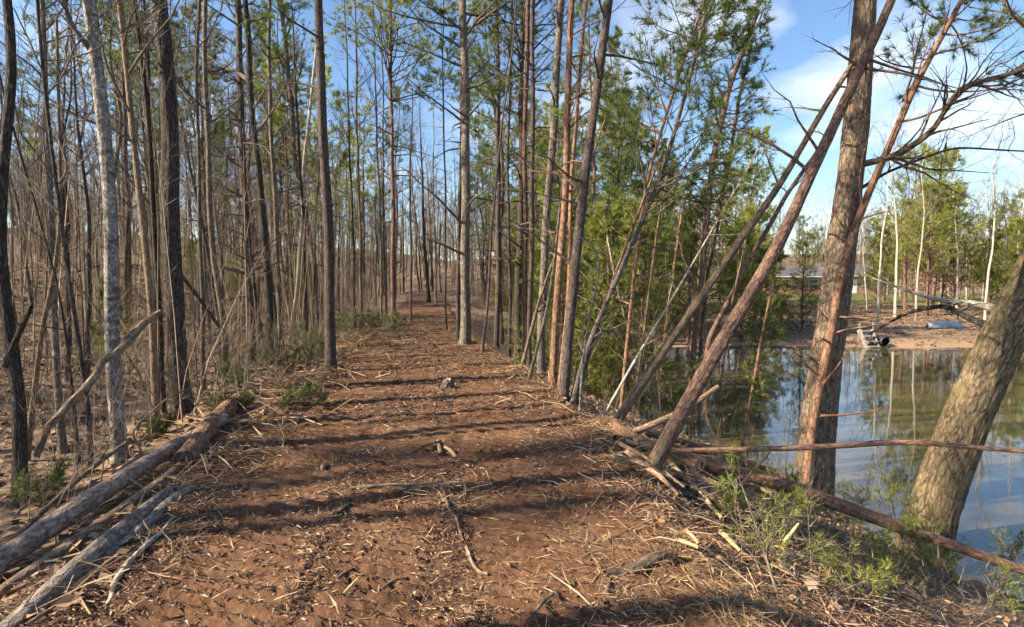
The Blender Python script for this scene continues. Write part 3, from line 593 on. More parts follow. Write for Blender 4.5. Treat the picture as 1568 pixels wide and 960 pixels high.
def limb(root, name, pxs, ws, bk, twigs=10, ln=0.6, seed=1, ends=None):
    rng = np.random.default_rng(seed); o = np.array(root.location)
    pts = np.array([at(x, y, Y) for x, y, Y in pxs]); P, q = smooth_path(pts, 30)
    R = np.interp(np.linspace(0, 1, 30), np.linspace(0, 1, len(ws)), [w / 2 * p[2] / F * wcos(p[0]) for w, p in zip(ws, pxs)])
    mb = MB(); mb.tubes(P, R, 10, 0, disp=bark_disp(float(R[0]) * 0.08, 3, 5, seed))
    a, ra, la = grow(rng, P[None], R[None], twigs, 0.15, 0.98, 0.8, ln, 5, 0.18, 0.05, 0.5, 0.003, 0.2); mb.tubes(a, ra, 4)
    b, rb, lb = grow(rng, a, ra, 4, 0.2, 0.95, 0.7, la * 0.5, 3, 0.2, 0.02, 0.6, 0.002); mb.tubes(b, rb, 3)
    return mb.obj(name, [bk], root, origin=o)
lp = [o for o in S.objects if o.get('label') == 'big leaning pine with split sunlit foot at the trail edge'][0]
o0 = np.array(lp.location); q0, q1, q2 = at(996, 722, o0[1] - 0.09), at(1010, 690, o0[1] - 0.085), at(1026, 655, o0[1] - 0.045)
mb = MB(); P, q = smooth_path([q0, q1, q2], 12); mb.tubes(P, np.interp(np.linspace(0, 1, 12), [0, 0.5, 1], [0.035, 0.03, 0.006]), 8, 0, disp=bark_disp(0.01, 4, 9, 5)); mb.obj('split_wood', [WOOD], lp, origin=o0)
bY = float(big.location[1]); rY = float(rt.location[1])
limb(big, 'limb', [(1305, 255, bY), (1370, 240, bY - 0.3), (1425, 205, bY - 0.6), (1470, 132, bY - 0.9), (1530, 118, bY - 1.1), (1600, 95, bY - 1.4)], [13, 12, 11, 11, 10, 9], B_OAK, 26, 0.9, 5)
limb(big, 'limb', [(1300, 300, bY), (1360, 262, bY + .4), (1460, 225, bY + .9), (1568, 232, bY + 1.2), (1640, 230, bY + 1.5)], [7, 5, 4, 3, 3], B_DARK, 18, 0.7, 6)
limb(rt, 'dead_limb', [(1545, 480, rY), (1500, 466, rY + 0.9), (1440, 460, rY + 1.8), (1385, 444, rY + 2.4), (1335, 425, rY + 2.8)], [26, 15, 12, 5, 2], B_WHITE, 5, 0.4, 7)
limb(rt, 'dead_limb', [(1535, 506, rY), (1490, 490, rY + 0.8), (1446, 467, rY + 1.6), (1390, 478, rY + 2.2), (1330, 512, rY + 2.6)], [20, 13, 10, 6, 3], B_DARK, 6, 0.4, 8)
limb(t1, 'broken_limb', [(8, 560, 4.6), (20, 530, 4.6), (48, 450 + 20, 4.5)], [14, 11, 8], B_DARK, 3, 0.3, 9)

# the broken dead trunk that leans in the fork at the far left
def pole(name, label, cat, pxs, ws, bk, sides=12, caps=None, twigs=0, ln=0.3, group=None, seed=1, n=30, lift=0.0, amp=0.07, wob=0.0):
    """A stick, log or pole through photo pixels; a pixel without a distance lies on the ground."""
    rng = np.random.default_rng(seed); pts = []
    for k, p in enumerate(pxs):
        if len(p) == 3: pts.append(at(*p))
        else:
            q = ground_hit(*p); q[2] = float(surf(q[0], q[1])) + ws[k] / 2 * q[1] / F + lift; pts.append(q)
    Rr = [w / 2 * p[1] / F * wcos(c[0]) ** 1.0 for w, p, c in zip(ws, pts, pxs)]
    P, q = smooth_path(np.array(pts), n)
    if wob: P = P + wob * np.stack([fbm(q * 3, 0, k, 3, seed) for k in range(3)], 1)
    R = np.interp(q, np.linspace(0, q[-1], len(ws)), Rr)
    o = P[0].copy(); mb = MB(); mb.tubes(P, R, sides, 0, caps=(1 if caps is not None else None), disp=bark_disp(float(np.mean(R)) * amp, 3.0, 6, seed))
    if twigs:
        a, ra, la = grow(rng, P[None], R[None], twigs, 0.05, 0.98, 0.9, ln, 4, 0.2, 0.05, 0.5, 0.002, 0.2); mb.tubes(a, ra, 4)
        b, rb, lb = grow(rng, a, ra, 3, 0.2, 0.95, 0.7, la * 0.5, 3, 0.2, 0, 0.6, 0.0015); mb.tubes(b, rb, 3)
    ob = mb.obj(name, [bk] + ([caps] if caps is not None else []), origin=o, loc=o)
    return tag(ob, label, cat, group)
for lab, px_, w_, bk_ in [
    ('thin whitish stem leaning far right in front of the cedars', [(921, 640), (960, 572), (1000, 505), (1063, 402), (1090, 360)], (5, 3), B_WHITE),
    ('thin tan stem close right of the slender tan pine', [(968, 650), (977, 560), (988, 470), (1010, 330), (1025, 260)], (6, 4), B_TAN),
    ('thin upright stem between the slender tan pine and the bending pine', [(1008, 645), (1013, 540), (1030, 420), (1050, 300)], (6, 4), B_ORANGE),
    ('long thin stem leaning right just behind the smooth grey tree', [(882, 622), (906, 540), (940, 425), (975, 330), (1012, 240)], (6, 4), B_PINE),
    ('thin stem at the waterline right of the bending pine', [(1100, 668), (1106, 570), (1120, 470), (1142, 360)], (6, 3), B_TAN),
    ('thin pale stem leaning left among the crossed stems', [(985, 640), (970, 540), (945, 440), (930, 360)], (5, 3), B_WHITE)]:
    tree(lab, px_, w_[0], w_[1], bk_, 'dead', H=3.6, name='dead_sapling', n1=12, ln=0.6)
ORDW = 'first second third fourth fifth sixth seventh eighth ninth tenth eleventh twelfth thirteenth fourteenth fifteenth sixteenth seventeenth eighteenth'.split()
rs = np.random.default_rng(55)
for k in range(18):
    xa, ya = 930 + 5 * k + 4 * rs.random(), 668 + 62 * rs.random(); q = rs.random()
    xb, yb = xa + 70 + 150 * rs.random(), ya + 25 + 75 * q
    w_ = 5 + 6 * rs.random()
    pole('stick', ORDW[k] + ' cut stick in the bank heap, counting from the trail by its near end', 'stick', [(xa, ya), (0.5 * (xa + xb), 0.5 * (ya + yb) - 3), (xb, yb)], [w_, w_, w_ * 0.6], [B_TAN, WOOD, B_ORANGE, B_TAN][k % 4], 8, seed=800 + k, n=14, wob=0.03, amp=0.12, lift=0.05 + 0.10 * rs.random(), group='cut sticks heaped on the bank')
pole('dead_tree', 'broken dead trunk leaning diagonally from the fork past the pale grey trunk', 'dead tree', [(44, 700, 4.75), (95, 632, 4.95), (150, 562, 5.3), (205, 510, 5.7), (243, 480, 6.0)], [15, 14, 13, 13, 12], B_OAK, seed=3, wob=0.08)
pole('dead_branch', 'thin dead branch leaning down past the thick dark trunk', 'branch', [(276, 420, 8.6), (300, 450, 8.8), (339, 505, 9.0)], [6, 6, 5], B_DARK, seed=4, twigs=3)

# ------------------------------------------------------------------ fallen logs beside the trail
pole('log', 'thickest fallen pine log, top of the pile beside the trail', 'log', [(-90, 925, 2.75), (0, 858, 3.1), (145, 760, 3.9), (240, 700, 4.7), (345, 640, 6.0)], [56, 50, 36, 27, 16], B_LOG, 28, WOOD, seed=11, amp=0.06, n=90)
pole('log', 'thin pale log lying between the two thick ones', 'log', [(-60, 960, 2.62), (0, 912, 2.85), (140, 815, 3.5), (240, 745, 4.2), (318, 682, 5.1)], [42, 37, 28, 22, 14], B_TAN, 24, WOOD, seed=12, amp=0.06, n=80)
pole('log', 'grey barked log lying lowest, next to the trail dirt', 'log', [(-10, 990, 2.4), (60, 925, 2.65), (150, 845, 3.1), (215, 790, 3.6), (265, 748, 4.1)], [54, 50, 41, 32, 21], B_LOGG, 26, WOOD, seed=13, amp=0.07, n=80)
pole('log', 'shaggy reddish log end at the far end of the log pile', 'log', [(283, 722), (318, 672), (352, 634), (384, 606)], [34, 32, 25, 19], B_ORANGE, 24, B_PINED, seed=14, amp=0.16, n=60)
pole('log', 'half buried dark log between the grey log and the dirt', 'log', [(150, 872), (215, 820), (262, 780), (298, 752)], [26, 26, 23, 17], B_LOGG, 20, WOOD, seed=15, lift=-0.05, n=50)
pole('log', 'slender pole lying behind the thickest log', 'log', [(175, 728, 4.9), (215, 702, 5.1), (262, 680, 5.5), (318, 655, 6.1)], [13, 13, 12, 10], B_OAK, 14, WOOD, seed=16, n=40)
pole('log', 'thin tan pole running from the log pile into the leaves', 'log', [(-20, 862, 3.4), (75, 775, 4.1), (130, 725, 4.6), (200, 672, 5.4)], [13, 11, 9, 6], B_TAN, 12, WOOD, seed=17, n=40)
pole('stick', 'dark bark strip wedged low between the logs', 'stick', [(-20, 940, 2.75), (45, 890, 3.0), (110, 842, 3.35)], [16, 18, 10], B_DARK, 10, seed=18)
pole('stick', 'long thin stick lying below the grey log', 'stick', [(40, 985), (100, 925), (170, 872), (250, 826)], [8, 9, 8, 5], B_TAN, 8, seed=19)
pole('branch', 'pale crooked branch on the dirt below the logs', 'branch', [(160, 945), (188, 892), (212, 862), (240, 842), (262, 800)], [9, 11, 10, 8, 5], B_WHITE, 10, twigs=4, ln=0.15, seed=20, wob=0.03)
pole('stick', 'broken light stick lying under the grey log', 'stick', [(112, 905), (140, 882), (172, 858)], [9, 8, 6], WOOD, 8, seed=21)
pole('branch', 'bare branch arching over the far end of the logs', 'branch', [(232, 720, 4.9), (200, 660, 5.0), (255, 610, 5.4), (300, 590, 5.8)], [5, 4, 3, 2], B_TAN, 6, twigs=5, seed=22)

# ------------------------------------------------------------------ poles, logs and sticks on the right bank
pole('fallen_pole', 'long thin dead pole lying level across the pond view', 'pole', [(1018, 690, 5.3), (1130, 689, 5.25), (1270, 684, 5.2), (1386, 675, 5.1), (1480, 684, 5.0), (1600, 694, 4.9)], [8, 9, 10, 11, 10, 8], B_ORANGE, 12, seed=31, n=60, twigs=3, ln=0.12)
pole('log', 'long reddish log running down the bank in front of the broad trunk', 'log', [(1078, 712, 5.5), (1150, 728, 5.4), (1230, 752, 5.3), (1330, 790, 5.15), (1450, 832, 5.0), (1600, 885, 4.8)], [20, 22, 23, 22, 20, 17], B_ORANGE, 20, WOOD, seed=32, n=80)
pole('log', 'short tan log end poking from the shredded wood', 'log', [(935, 668), (985, 682, 5.4), (1030, 698, 5.4), (1068, 712, 5.3)], [26, 25, 22, 19], B_ORANGE, 18, WOOD, seed=33, amp=0.15)
pole('stick', 'bent pale pole rising behind the foot of the big leaning pine', 'pole', [(948, 672), (1000, 650, 5.9), (1050, 628, 6.1), (1100, 592, 6.3)], [9, 10, 10, 8], B_TAN, 10, seed=34)
sticks = [
    ('long pale peeled stick sloping down the bank', [(1052, 735), (1095, 757), (1145, 785), (1202, 820)], [8, 9, 9, 6], WOOD),
    ('reddish stick under the long pale peeled one', [(1026, 742), (1065, 760), (1100, 782), (1135, 802)], [11, 11, 10, 7], B_PINE),
    ('thin straight stick lying level lowest in the bank pile', [(1082, 806), (1125, 803), (1168, 803)], [5, 5, 4], B_TAN),
    ('light stick reaching towards the broad trunk', [(1112, 764, 5.3), (1180, 775, 5.2), (1255, 786, 5.1)], [6, 6, 4], B_TAN),
    ('dark stick running out from the foot of the big leaning pine', [(985, 742), (1030, 762), (1075, 782)], [9, 8, 6], B_PINED),
    ('thin stick propped on the log beside the sapling', [(1125, 755, 5.0), (1150, 720, 5.0), (1182, 690, 5.0)], [4, 3, 2], B_TAN),
    ('stick lying just behind the long peeled stick', [(1010, 712), (1060, 735), (1105, 752)], [9, 9, 6], B_OAK),
    ('short bright splinter pointing at the trail below the pile', [(1104, 830), (1118, 846), (1134, 862)], [6, 6, 4], WOOD),
    ('upright bright broken stick among the green sprigs', [(1198, 848, 3.9), (1206, 826, 3.9), (1222, 800, 3.9)], [7, 6, 3], WOOD),
    ('long pale stick sloping through the sprigs to the lower corner', [(1165, 815), (1260, 862), (1340, 905), (1430, 945)], [6, 7, 7, 5], B_TAN),
    ('short bright splinter pair, upper one, on the yellow straw', [(1050, 828), (1062, 842), (1072, 858)], [5, 5, 4], WOOD),
    ('short bright splinter pair, lower one, on the yellow straw', [(1040, 845), (1055, 852), (1068, 860)], [5, 6, 4], WOOD),
    ('gnarled pale root curling at the lower bank', [(1195, 870), (1212, 862), (1240, 872), (1268, 880)], [6, 8, 7, 4], B_WHITE),
    ('thick dark bark slab half buried in the dirt', [(925, 893), (960, 884), (1000, 877), (1030, 866)], [14, 18, 18, 15], B_OAK),
    ('straight grey stick lying across the middle of the trail', [(535, 760), (580, 758), (630, 757), (677, 754)], [4, 5, 5, 3], B_GREY),
    ('longer stick lying slantwise above the straight grey one', [(574, 722), (605, 710), (640, 698), (676, 686)], [5, 5, 5, 3], B_TAN),
    ('bright short chunk at the end of the slantwise stick', [(681, 692), (692, 698), (704, 708)], [5, 6, 4], WOOD),
    ('upright pale wood stub beside the bright short chunk', [(674, 702), (673, 690), (672, 684)], [6, 6, 4], WOOD),
    ('thin pale twig left of the upright stub', [(640, 712), (655, 702), (668, 697)], [4, 4, 3], B_WHITE),
    ('wide flat splinter lying by itself on the red dirt', [(491, 736), (498, 726), (508, 714)], [6, 9, 3], B_TAN),
    ('bent brown stick pointing at the viewer, mid trail', [(678, 760), (685, 780), (696, 800), (708, 832)], [4, 5, 5, 4], B_PINE),
    ('short curved stick below the bent brown one', [(714, 842), (722, 862), (732, 880), (746, 888)], [6, 6, 6, 4], B_TAN),
    ('dark slender stick slanting on the shaded dirt', [(500, 912), (525, 896), (552, 872), (580, 850)], [5, 6, 6, 4], B_OAK),
    ('tan stick next to the dark slender one', [(575, 920), (598, 902), (632, 885)], [5, 5, 4], B_TAN),
    ('bowed stick low on the trail near the yellow straw', [(818, 956), (832, 936), (850, 922), (868, 910)], [6, 6, 5, 4], B_OAK),
    ('upright thin splinter beside the bark slab', [(926, 932), (930, 915), (934, 898)], [7, 9, 4], B_TAN),
    ('pale curved splinter lying on the lit dirt past the slantwise stick', [(563, 698), (576, 701), (590, 695)], [3, 4, 3], B_WHITE),
    ('small dark stake standing in the trail', [(737, 702), (736, 694), (735, 684)], [5, 4, 3], B_PINE),
    ('dark gnarled root lying mid trail, below the straight grey stick', [(520, 800), (536, 786), (548, 778)], [7, 9, 4], B_DARK),
    ('stick lying level near the trail middle, right of the bent stick', [(735, 815), (775, 812), (812, 806)], [4, 5, 3], B_OAK),
    ('pale crooked stick lying over the reddish one in the bank pile', [(1000, 725), (1050, 752), (1090, 790)], [7, 7, 4], B_TAN),
    ('straight tan stick across the top of the bank pile', [(1015, 700), (1070, 722), (1120, 752), (1165, 790)], [7, 8, 7, 4], B_ORANGE),
    ('thin dark stick across the bank pile', [(1040, 772), (1100, 765), (1160, 750)], [5, 5, 3], B_DARK),
    ('short thick broken stick in the middle of the bank pile', [(1055, 765), (1085, 778), (1112, 795)], [11, 11, 9], B_TAN),
    ('forked grey stick near the foot of the broad trunk', [(1150, 812), (1190, 800), (1225, 795)], [6, 5, 3], B_GREY),
    ('thin yellow stick on the straw at the bottom edge', [(745, 940), (775, 955), (800, 968)], [5, 6, 5], STRAW)]
for k, (lab, px, w, bk) in enumerate(sticks):
    bank_ = px[0][0] > 980
    pole('stick', lab, 'stick', px, [q * (1.25 if bank_ else 1.0) for q in w], bk, 8, seed=40 + k, n=16, wob=0.02, amp=0.12, lift=0.06 if bank_ else 0.004, group='sticks and splinters left by the clearing')
# small stumps left standing in the trail
def stump(label, x, y, w, h, bk, seed):
    p = ground_hit(x, y); p[2] = float(surf(p[0], p[1])) - 0.04; r = w / 2 * p[1] / F; hh = h * p[1] / F
    rng = np.random.default_rng(seed); th = np.arange(16) * 2 * math.pi / 16; mb = MB()
    zs = np.array([0, 0.25, 0.6, 0.85, 1.0]) * (hh + 0.04)
    ring = [np.stack([np.cos(th) * r * k * (1 + 0.15 * rng.normal(size=16)), np.sin(th) * r * k * (1 + 0.15 * rng.normal(size=16)), z + (0.35 * hh * (rng.random(16) - 0.6) if i >= 3 else 0 * th)], 1) for i, (z, k) in enumerate(zip(zs, (1.4, 1.1, 0.95, 0.9, 0.6)))]
    V = np.concatenate(ring + [np.array([[0, 0, hh * 0.8]])]); f = grid_faces(5, 16)
    f = np.concatenate([np.stack([i * 16 + np.arange(16), i * 16 + (np.arange(16) + 1) % 16, (i + 1) * 16 + (np.arange(16) + 1) % 16, (i + 1) * 16 + np.arange(16)], -1) for i in range(4)])
    mb.add(V, f, 0); top = MB(); jj = np.arange(16)
    mb.f.append(np.stack([64 + jj, 64 + (jj + 1) % 16, np.full(16, 80)], -1)); mb.m.append(np.full(16, 1, np.int32))
    tag(mb.obj('stump', [bk, WOOD], smooth=False, loc=p), label, 'stump')
stump('dark splintered stump standing alone in the trail', 686, 597, 20, 13, B_PINED, 3)
stump('small pale stump far up the trail near the purple-brown pine', 584, 578, 9, 8, B_TAN, 4)

# ------------------------------------------------------------------ trees by kind, copied through the woods
def proto(name, kind, seed, H, r, bk, needle=None, **ck):
    rng = np.random.default_rng(seed)
    pts = [(0, 0, -0.4), (0, 0, 0)] + [(rng.normal() * 0.02 * z, rng.normal() * 0.02 * z, z) for z in np.linspace(H * 0.25, H, 5)]
    P, q = smooth_path(pts, 34, 0.03, rng); R = np.interp(q, [0, q[-1]], [r, 0.012]) * (1 + 0.4 * np.exp(-q / 0.3))
    root = empty(name); mb = MB(); mb.tubes(P, R, 9, 0, disp=bark_disp(r * 0.06, 2.5, 4, seed)); mb.obj('trunk', [bk], root)
    c = MB()
    if kind == 'bare': crown_bare(c, rng, P, R, **ck); c.obj('crown', [B_TWIG], root)
    elif kind == 'pine': crown_pine(c, rng, P, R, **ck); c.obj('crown', [bk, needle or NEEDLE], root)
    else: crown_cedar(c, rng, P, R, **ck); c.obj('crown', [bk, needle or CEDAR], root)
    return root
class Bank:
    def __init__(s, items): s.items = items; s.used = [False] * len(items)
    def place(s, k, x, y, sc, rz, label, cat, group, tilt=(0, 0)):
        k %= len(s.items); o = s.items[k] if not s.used[k] else copy_tree(s.items[k]); s.used[k] = True
        o.location = (x, y, float(terrain(x, y))); o.scale = (sc, sc, sc); o.rotation_euler = (tilt[0], tilt[1], rz)
        return tag(o, label, cat, group)
    def finish(s):
        for o, u in zip(s.items, s.used):
            if not u:
                for c in list(o.children): bpy.data.objects.remove(c)
                bpy.data.objects.remove(o)
bare = Bank([proto('bare_tree', 'bare', 200 + k, H, r, bk, t0=t, n1=n1, ln=ln, n2=6, n3=6) for k, (H, r, bk, t, n1, ln) in enumerate([
    (13, 0.085, B_DARK, 0.35, 18, 2.2), (14, 0.10, B_GREY, 0.4, 18, 2.4), (11, 0.06, B_OAK, 0.3, 18, 1.8), (15, 0.11, B_OAK, 0.45, 18, 2.6),
    (10, 0.05, B_TAN, 0.28, 20, 1.5), (12, 0.07, B_GREY, 0.3, 18, 1.9), (9, 0.04, B_PALE, 0.25, 18, 1.4), (14, 0.085, B_DARK, 0.5, 16, 2.1)])])
pale = Bank([proto('bare_tree', 'bare', 230 + k, H, r, B_WHITE, t0=t, n1=20, ln=ln, n2=6, n3=7) for k, (H, r, t, ln) in enumerate([(13, 0.085, 0.3, 2.6), (11, 0.065, 0.25, 2.3), (15, 0.095, 0.35, 3.0)])])
pine = Bank([proto('pine_tree', 'pine', 250 + k, H, r, bk, nd_, t0=t, n1=n1, ln=ln, dead=18, td0=0.12, k=12, nl=0.21, nw=0.022) for k, (H, r, bk, t, n1, ln, nd_) in enumerate([
    (15, 0.11, B_PINED, 0.42, 54, 2.2, NEEDLE), (16, 0.12, B_PINE, 0.5, 50, 2.3, NEEDLE), (12, 0.08, B_PINE, 0.35, 50, 1.8, NEEDLEY), (13, 0.09, B_PINED, 0.3, 60, 2.0, NEEDLE)])])
ypine = Bank([proto('pine_tree', 'pine', 270 + k, H, r, B_PINE, NEEDLEY, t0=t, n1=n1, ln=ln, dead=10, n2=6, k=12, dense=(0.3, 0.65, 1.0), nl=0.24, nw=0.03) for k, (H, r, t, n1, ln) in enumerate([(13, 0.15, 0.3, 80, 3.2), (10, 0.12, 0.2, 80, 2.8), (7, 0.09, 0.12, 70, 2.2)])])
cedar = Bank([proto('cedar_tree', 'cedar', 290 + k, H, r, B_PINE, None, t0=t, n1=n1, ln=ln) for k, (H, r, t, n1, ln) in enumerate([(5, 0.06, 0.08, 80, 1.4), (3.6, 0.045, 0.05, 70, 1.2), (6.5, 0.08, 0.12, 96, 1.7), (2.4, 0.03, 0.05, 50, 0.8)])])

rng = np.random.default_rng(7)
taken = []
def free(x, y, dmin):
    for (a, b) in taken:
        if (a - x) ** 2 + (b - y) ** 2 < dmin * dmin: return False
    return True
for o in list(S.objects):
    if o.parent is None and o.get('category') == 'tree' and o.location.length > 0.1: taken.append((o.location.x, o.location.y))
AUTO = set()
def scatter(bank, count, region, ok, label, cat, group, smin=0.8, smax=1.15, dmin=1.0, tilt=0.04, tries=40):
    n = 0; AUTO.add(label)
    for _ in range(count * tries):
        if n >= count: break
        x = region[0] + (region[1] - region[0]) * rng.random(); y = region[2] + (region[3] - region[2]) * rng.random()
        if not ok(x, y) or not free(x, y, dmin): continue
        if float(terrain(x, y)) < WATER + 0.1: continue
        taken.append((x, y)); n += 1
        bank.place(int(rng.integers(0, 99)), x, y, smin + (smax - smin) * rng.random(), rng.random() * 6.28, label, cat, group, (rng.normal() * tilt, rng.normal() * tilt))
off_trail = lambda x, y: x < tl(y) - 0.9 or x > tr(y) + 0.8
leftw = lambda x, y: x < tl(y) - 1.2 and x > -0.98 * y - 3
scatter(ypine, 12, (24, 52, 36, 60), lambda x, y: 0.64 < x / y < 0.98, 'yellow green pine on the far bank of the pond', 'tree', 'yellow green pines on the far bank', 0.7, 1.0, dmin=4)
scatter(ypine, 13, (3.2, 14, 17, 29), lambda x, y: 0.18 < x / y < 0.47 and terrain(x, y) > WATER + 0.1, 'bushy yellow green pine on the near shore of the pond head', 'tree', 'bushy pines at the pond head', 0.5, 0.85, dmin=1.6)
scatter(ypine, 10, (9, 30, 31, 52), lambda x, y: 0.16 < x / y < 0.45, 'bushy yellow green pine behind the head of the pond', 'tree', 'bushy pines behind the pond head', 0.75, 1.1, dmin=3)
scatter(bare, 44, (-22, -4, 8.5, 20), leftw, 'slender bare tree among the trunks in the near woods left of the trail', 'tree', 'bare trees in the near left woods', 0.4, 0.85, dmin=0.8)
scatter(bare, 75, (-50, -6, 20, 50), leftw, 'slender bare tree among many deep in the woods left of the trail', 'tree', 'bare trees deep in the left woods', 0.6, 1.05, dmin=1.1)
scatter(pine, 28, (-40, -5, 12, 48), leftw, 'dark pine with green boughs among the bare trees left of the trail', 'tree', 'pines in the left woods', dmin=1.4)
scatter(cedar, 12, (-22, -5, 9, 30), leftw, 'small scrubby cedar growing in the left woods', 'tree', 'cedars in the left woods', 0.5, 0.9, dmin=1.2)
centre = lambda x, y: (off_trail(x, y) or y > 50) and abs(x + 0.19 * y) < 16
scatter(bare, 44, (-24, 2, 44, 72), centre, 'bare grey tree beyond the end of the trail', 'tree', 'bare trees beyond the trail end', dmin=1.3)
scatter(pine, 8, (-26, 4, 42, 75), centre, 'green topped pine beyond the end of the trail', 'tree', 'pines beyond the trail end', dmin=2)
rightw = lambda x, y: x > tr(y) + 0.9 and x < tr(y) + 0.6 + shore_u(y)
scatter(pine, 20, (-4, 8, 17, 42), rightw, 'dark pine in the dense stand between the trail and the pond', 'tree', 'pines between trail and pond', dmin=1.1)
scatter(bare, 18, (-4, 8, 15, 44), rightw, 'thin bare tree in the dense stand between the trail and the pond', 'tree', 'bare trees between trail and pond', 0.6, 1.0, dmin=0.9)
scatter(cedar, 40, (0, 9, 11.0, 40), rightw, 'green cedar in the thicket along the pond bank', 'tree', 'cedars along the pond bank', 0.7, 1.1, dmin=1.0)
farok = lambda x, y: not (0.455 < x / y < 0.66 and y < 74)
scatter(pale, 17, (17, 62, 30, 58), lambda x, y: x / y > 0.62 and x / y < 1.02, 'pale trunked bare tree on the far bank of the pond', 'tree', 'pale bare trees on the far bank', 0.7, 1.05, dmin=1.6)
scatter(bare, 26, (14, 62, 34, 64), lambda x, y: x / y > 0.60 and x / y < 1.02, 'slim dark bare tree on the far bank of the pond', 'tree', 'dark bare trees on the far bank', 0.6, 0.9, dmin=1.6)
scatter(bare, 16, (5, 40, 36, 80), lambda x, y: 0.05 < x / y < 0.46, 'bare tree in the woods behind the head of the pond', 'tree', 'bare trees behind the pond head', dmin=2)
scatter(bare, 20, (34, 66, 88, 104), lambda x, y: 0.42 < x / y < 0.70, 'bare tree standing behind the brick houses', 'tree', 'bare trees behind the houses', 0.9, 1.3, dmin=1.5)
scatter(ypine, 5, (36, 66, 90, 106), lambda x, y: 0.42 < x / y < 0.70, 'bushy yellow green pine behind the brick houses', 'tree', 'pines behind the houses', 0.8, 1.1, dmin=3)
# woods to the side and behind, whose shadows fall over the trail
scatter(bare, 8, (-32, -13, -12, 6), lambda x, y: x < tl(y) - 2.0 and x < -0.98 * max(y, 0) - 2.6 and math.hypot(x, y) > 5.5, 'bare tree of the woods beside the near trail', 'tree', 'bare trees beside the near trail', dmin=1.5)
scatter(pine, 2, (-30, -14, -12, 4), lambda x, y: x < tl(y) - 2.5 and x < -0.98 * max(y, 0) - 3, 'pine of the woods beside the near trail', 'tree', 'pines beside the near trail', dmin=2.2)
tall = Bank([proto('pine_tree', 'pine', 280 + k, H, r, B_PINED, NEEDLE, t0=0.66, n1=34, ln=2.0, dead=5, td0=0.4, k=11, nl=0.2, nw=0.016) for k, (H, r) in enumerate([(17, 0.14), (16, 0.11)])])
for k, (x_, y_) in enumerate([(-6.4, 0.5), (-8.6, -0.7), (-7.6, 2.0), (-10.2, 1.1), (-9.2, 3.4), (-12.2, -1.2), (-11.4, 4.4), (-14, 0.6)]):
    tall.place(k, x_, y_, 0.9 + 0.05 * (k % 4), k * 1.1, 'tall straight pine of the woods beside the near trail', 'tree', 'tall pines beside the near trail')
# particular evergreens on the bank
for k, (x, y, Y, sc, lab) in enumerate([
    (985, 560, 12.5, 0.95, 'bright green cedar behind the slender tan pine'), (1050, 540, 14.5, 1.0, 'dense cedar behind the bending pine on the bank'),
    (1120, 560, 14.0, 0.75, 'cedar overhanging the water past the bending pine'), (1190, 520, 17.5, 0.8, 'cedar at the waterside just before the broad trunk'),
    (930, 560, 14.0, 1.0, 'dark cedar behind the leaning grey tree'), (1020, 520, 19.0, 1.15, 'tall cedar above the thicket on the pond bank')]):
    p = at(x, y, Y); xx = min(p[0], float(tr(Y) + shore_u(Y)) - 0.15)
    cedar.place(k, xx, Y, sc, k * 1.3, lab, 'tree', 'cedars along the pond bank')
for k, (x, Y, sc, lab) in enumerate([(1385, 43, 0.95, 'tallest yellow green pine across the pond'), (1440, 47, 0.95, 'yellow green pine across the pond, next past the tallest'), (1352, 52, 0.9, 'yellow green pine across the pond beside the house'), (1420, 39, 0.7, 'low bushy pine across the pond behind the boat'), (1540, 45, 0.9, 'yellow green pine across the pond at the right edge')]):
    ypine.place(k, at(x, 480, Y)[0], Y, sc, k * 2.0, lab, 'tree', 'pines across the pond')
for k, (x, Y, sc, lab) in enumerate([(1165, 29.5, 0.9, 'cedar at the water\'s edge across the pond, left of the house'), (1196, 31.0, 0.75, 'slim cedar across the pond in front of the house'), (1228, 30.0, 0.8, 'small cedar across the pond next to the broad trunk')]):
    cedar.place(k, at(x, 500, Y)[0], Y, sc, k * 2.0, lab, 'tree', 'cedars across the pond')
for b_ in (bare, pale, pine, ypine, cedar, tall): b_.finish()
# each scattered tree in view is told apart by its look, the nearest landmark tree to its left and its distance
LAND = [(-60, 'the far left edge'), (20, 'the forked tree'), (170, 'the pale grey trunk'), (270, 'the thick dark trunk'), (383, 'the pine with dead limbs'), (503, 'the purple-brown pine'), (602, 'the airy crowned pine'), (714, 'the tallest grey pine'),
        (804, 'the straight reddish pine'), (884, 'the purple leaning pine'), (965, 'the slender tan pine'), (1070, 'the bending bank pine'), (1285, 'the broad pond trunk'), (1490, 'the mossy leaning trunk')]
LOOK = {'dark_bark': 'dark bare tree', 'grey_bark': 'grey bare tree', 'furrowed_bark': 'brown bare tree', 'tan_dead_bark': 'thin tan tree', 'pale_banded_bark': 'slim pale tree', 'white_bark': 'white trunked tree', 'dark_pine_bark': 'dark pine', 'pine_bark': 'reddish pine'}
ORD = 'first second third fourth fifth sixth seventh eighth ninth tenth eleventh twelfth thirteenth fourteenth fifteenth sixteenth seventeenth eighteenth nineteenth twentieth'.split()
buck = {}
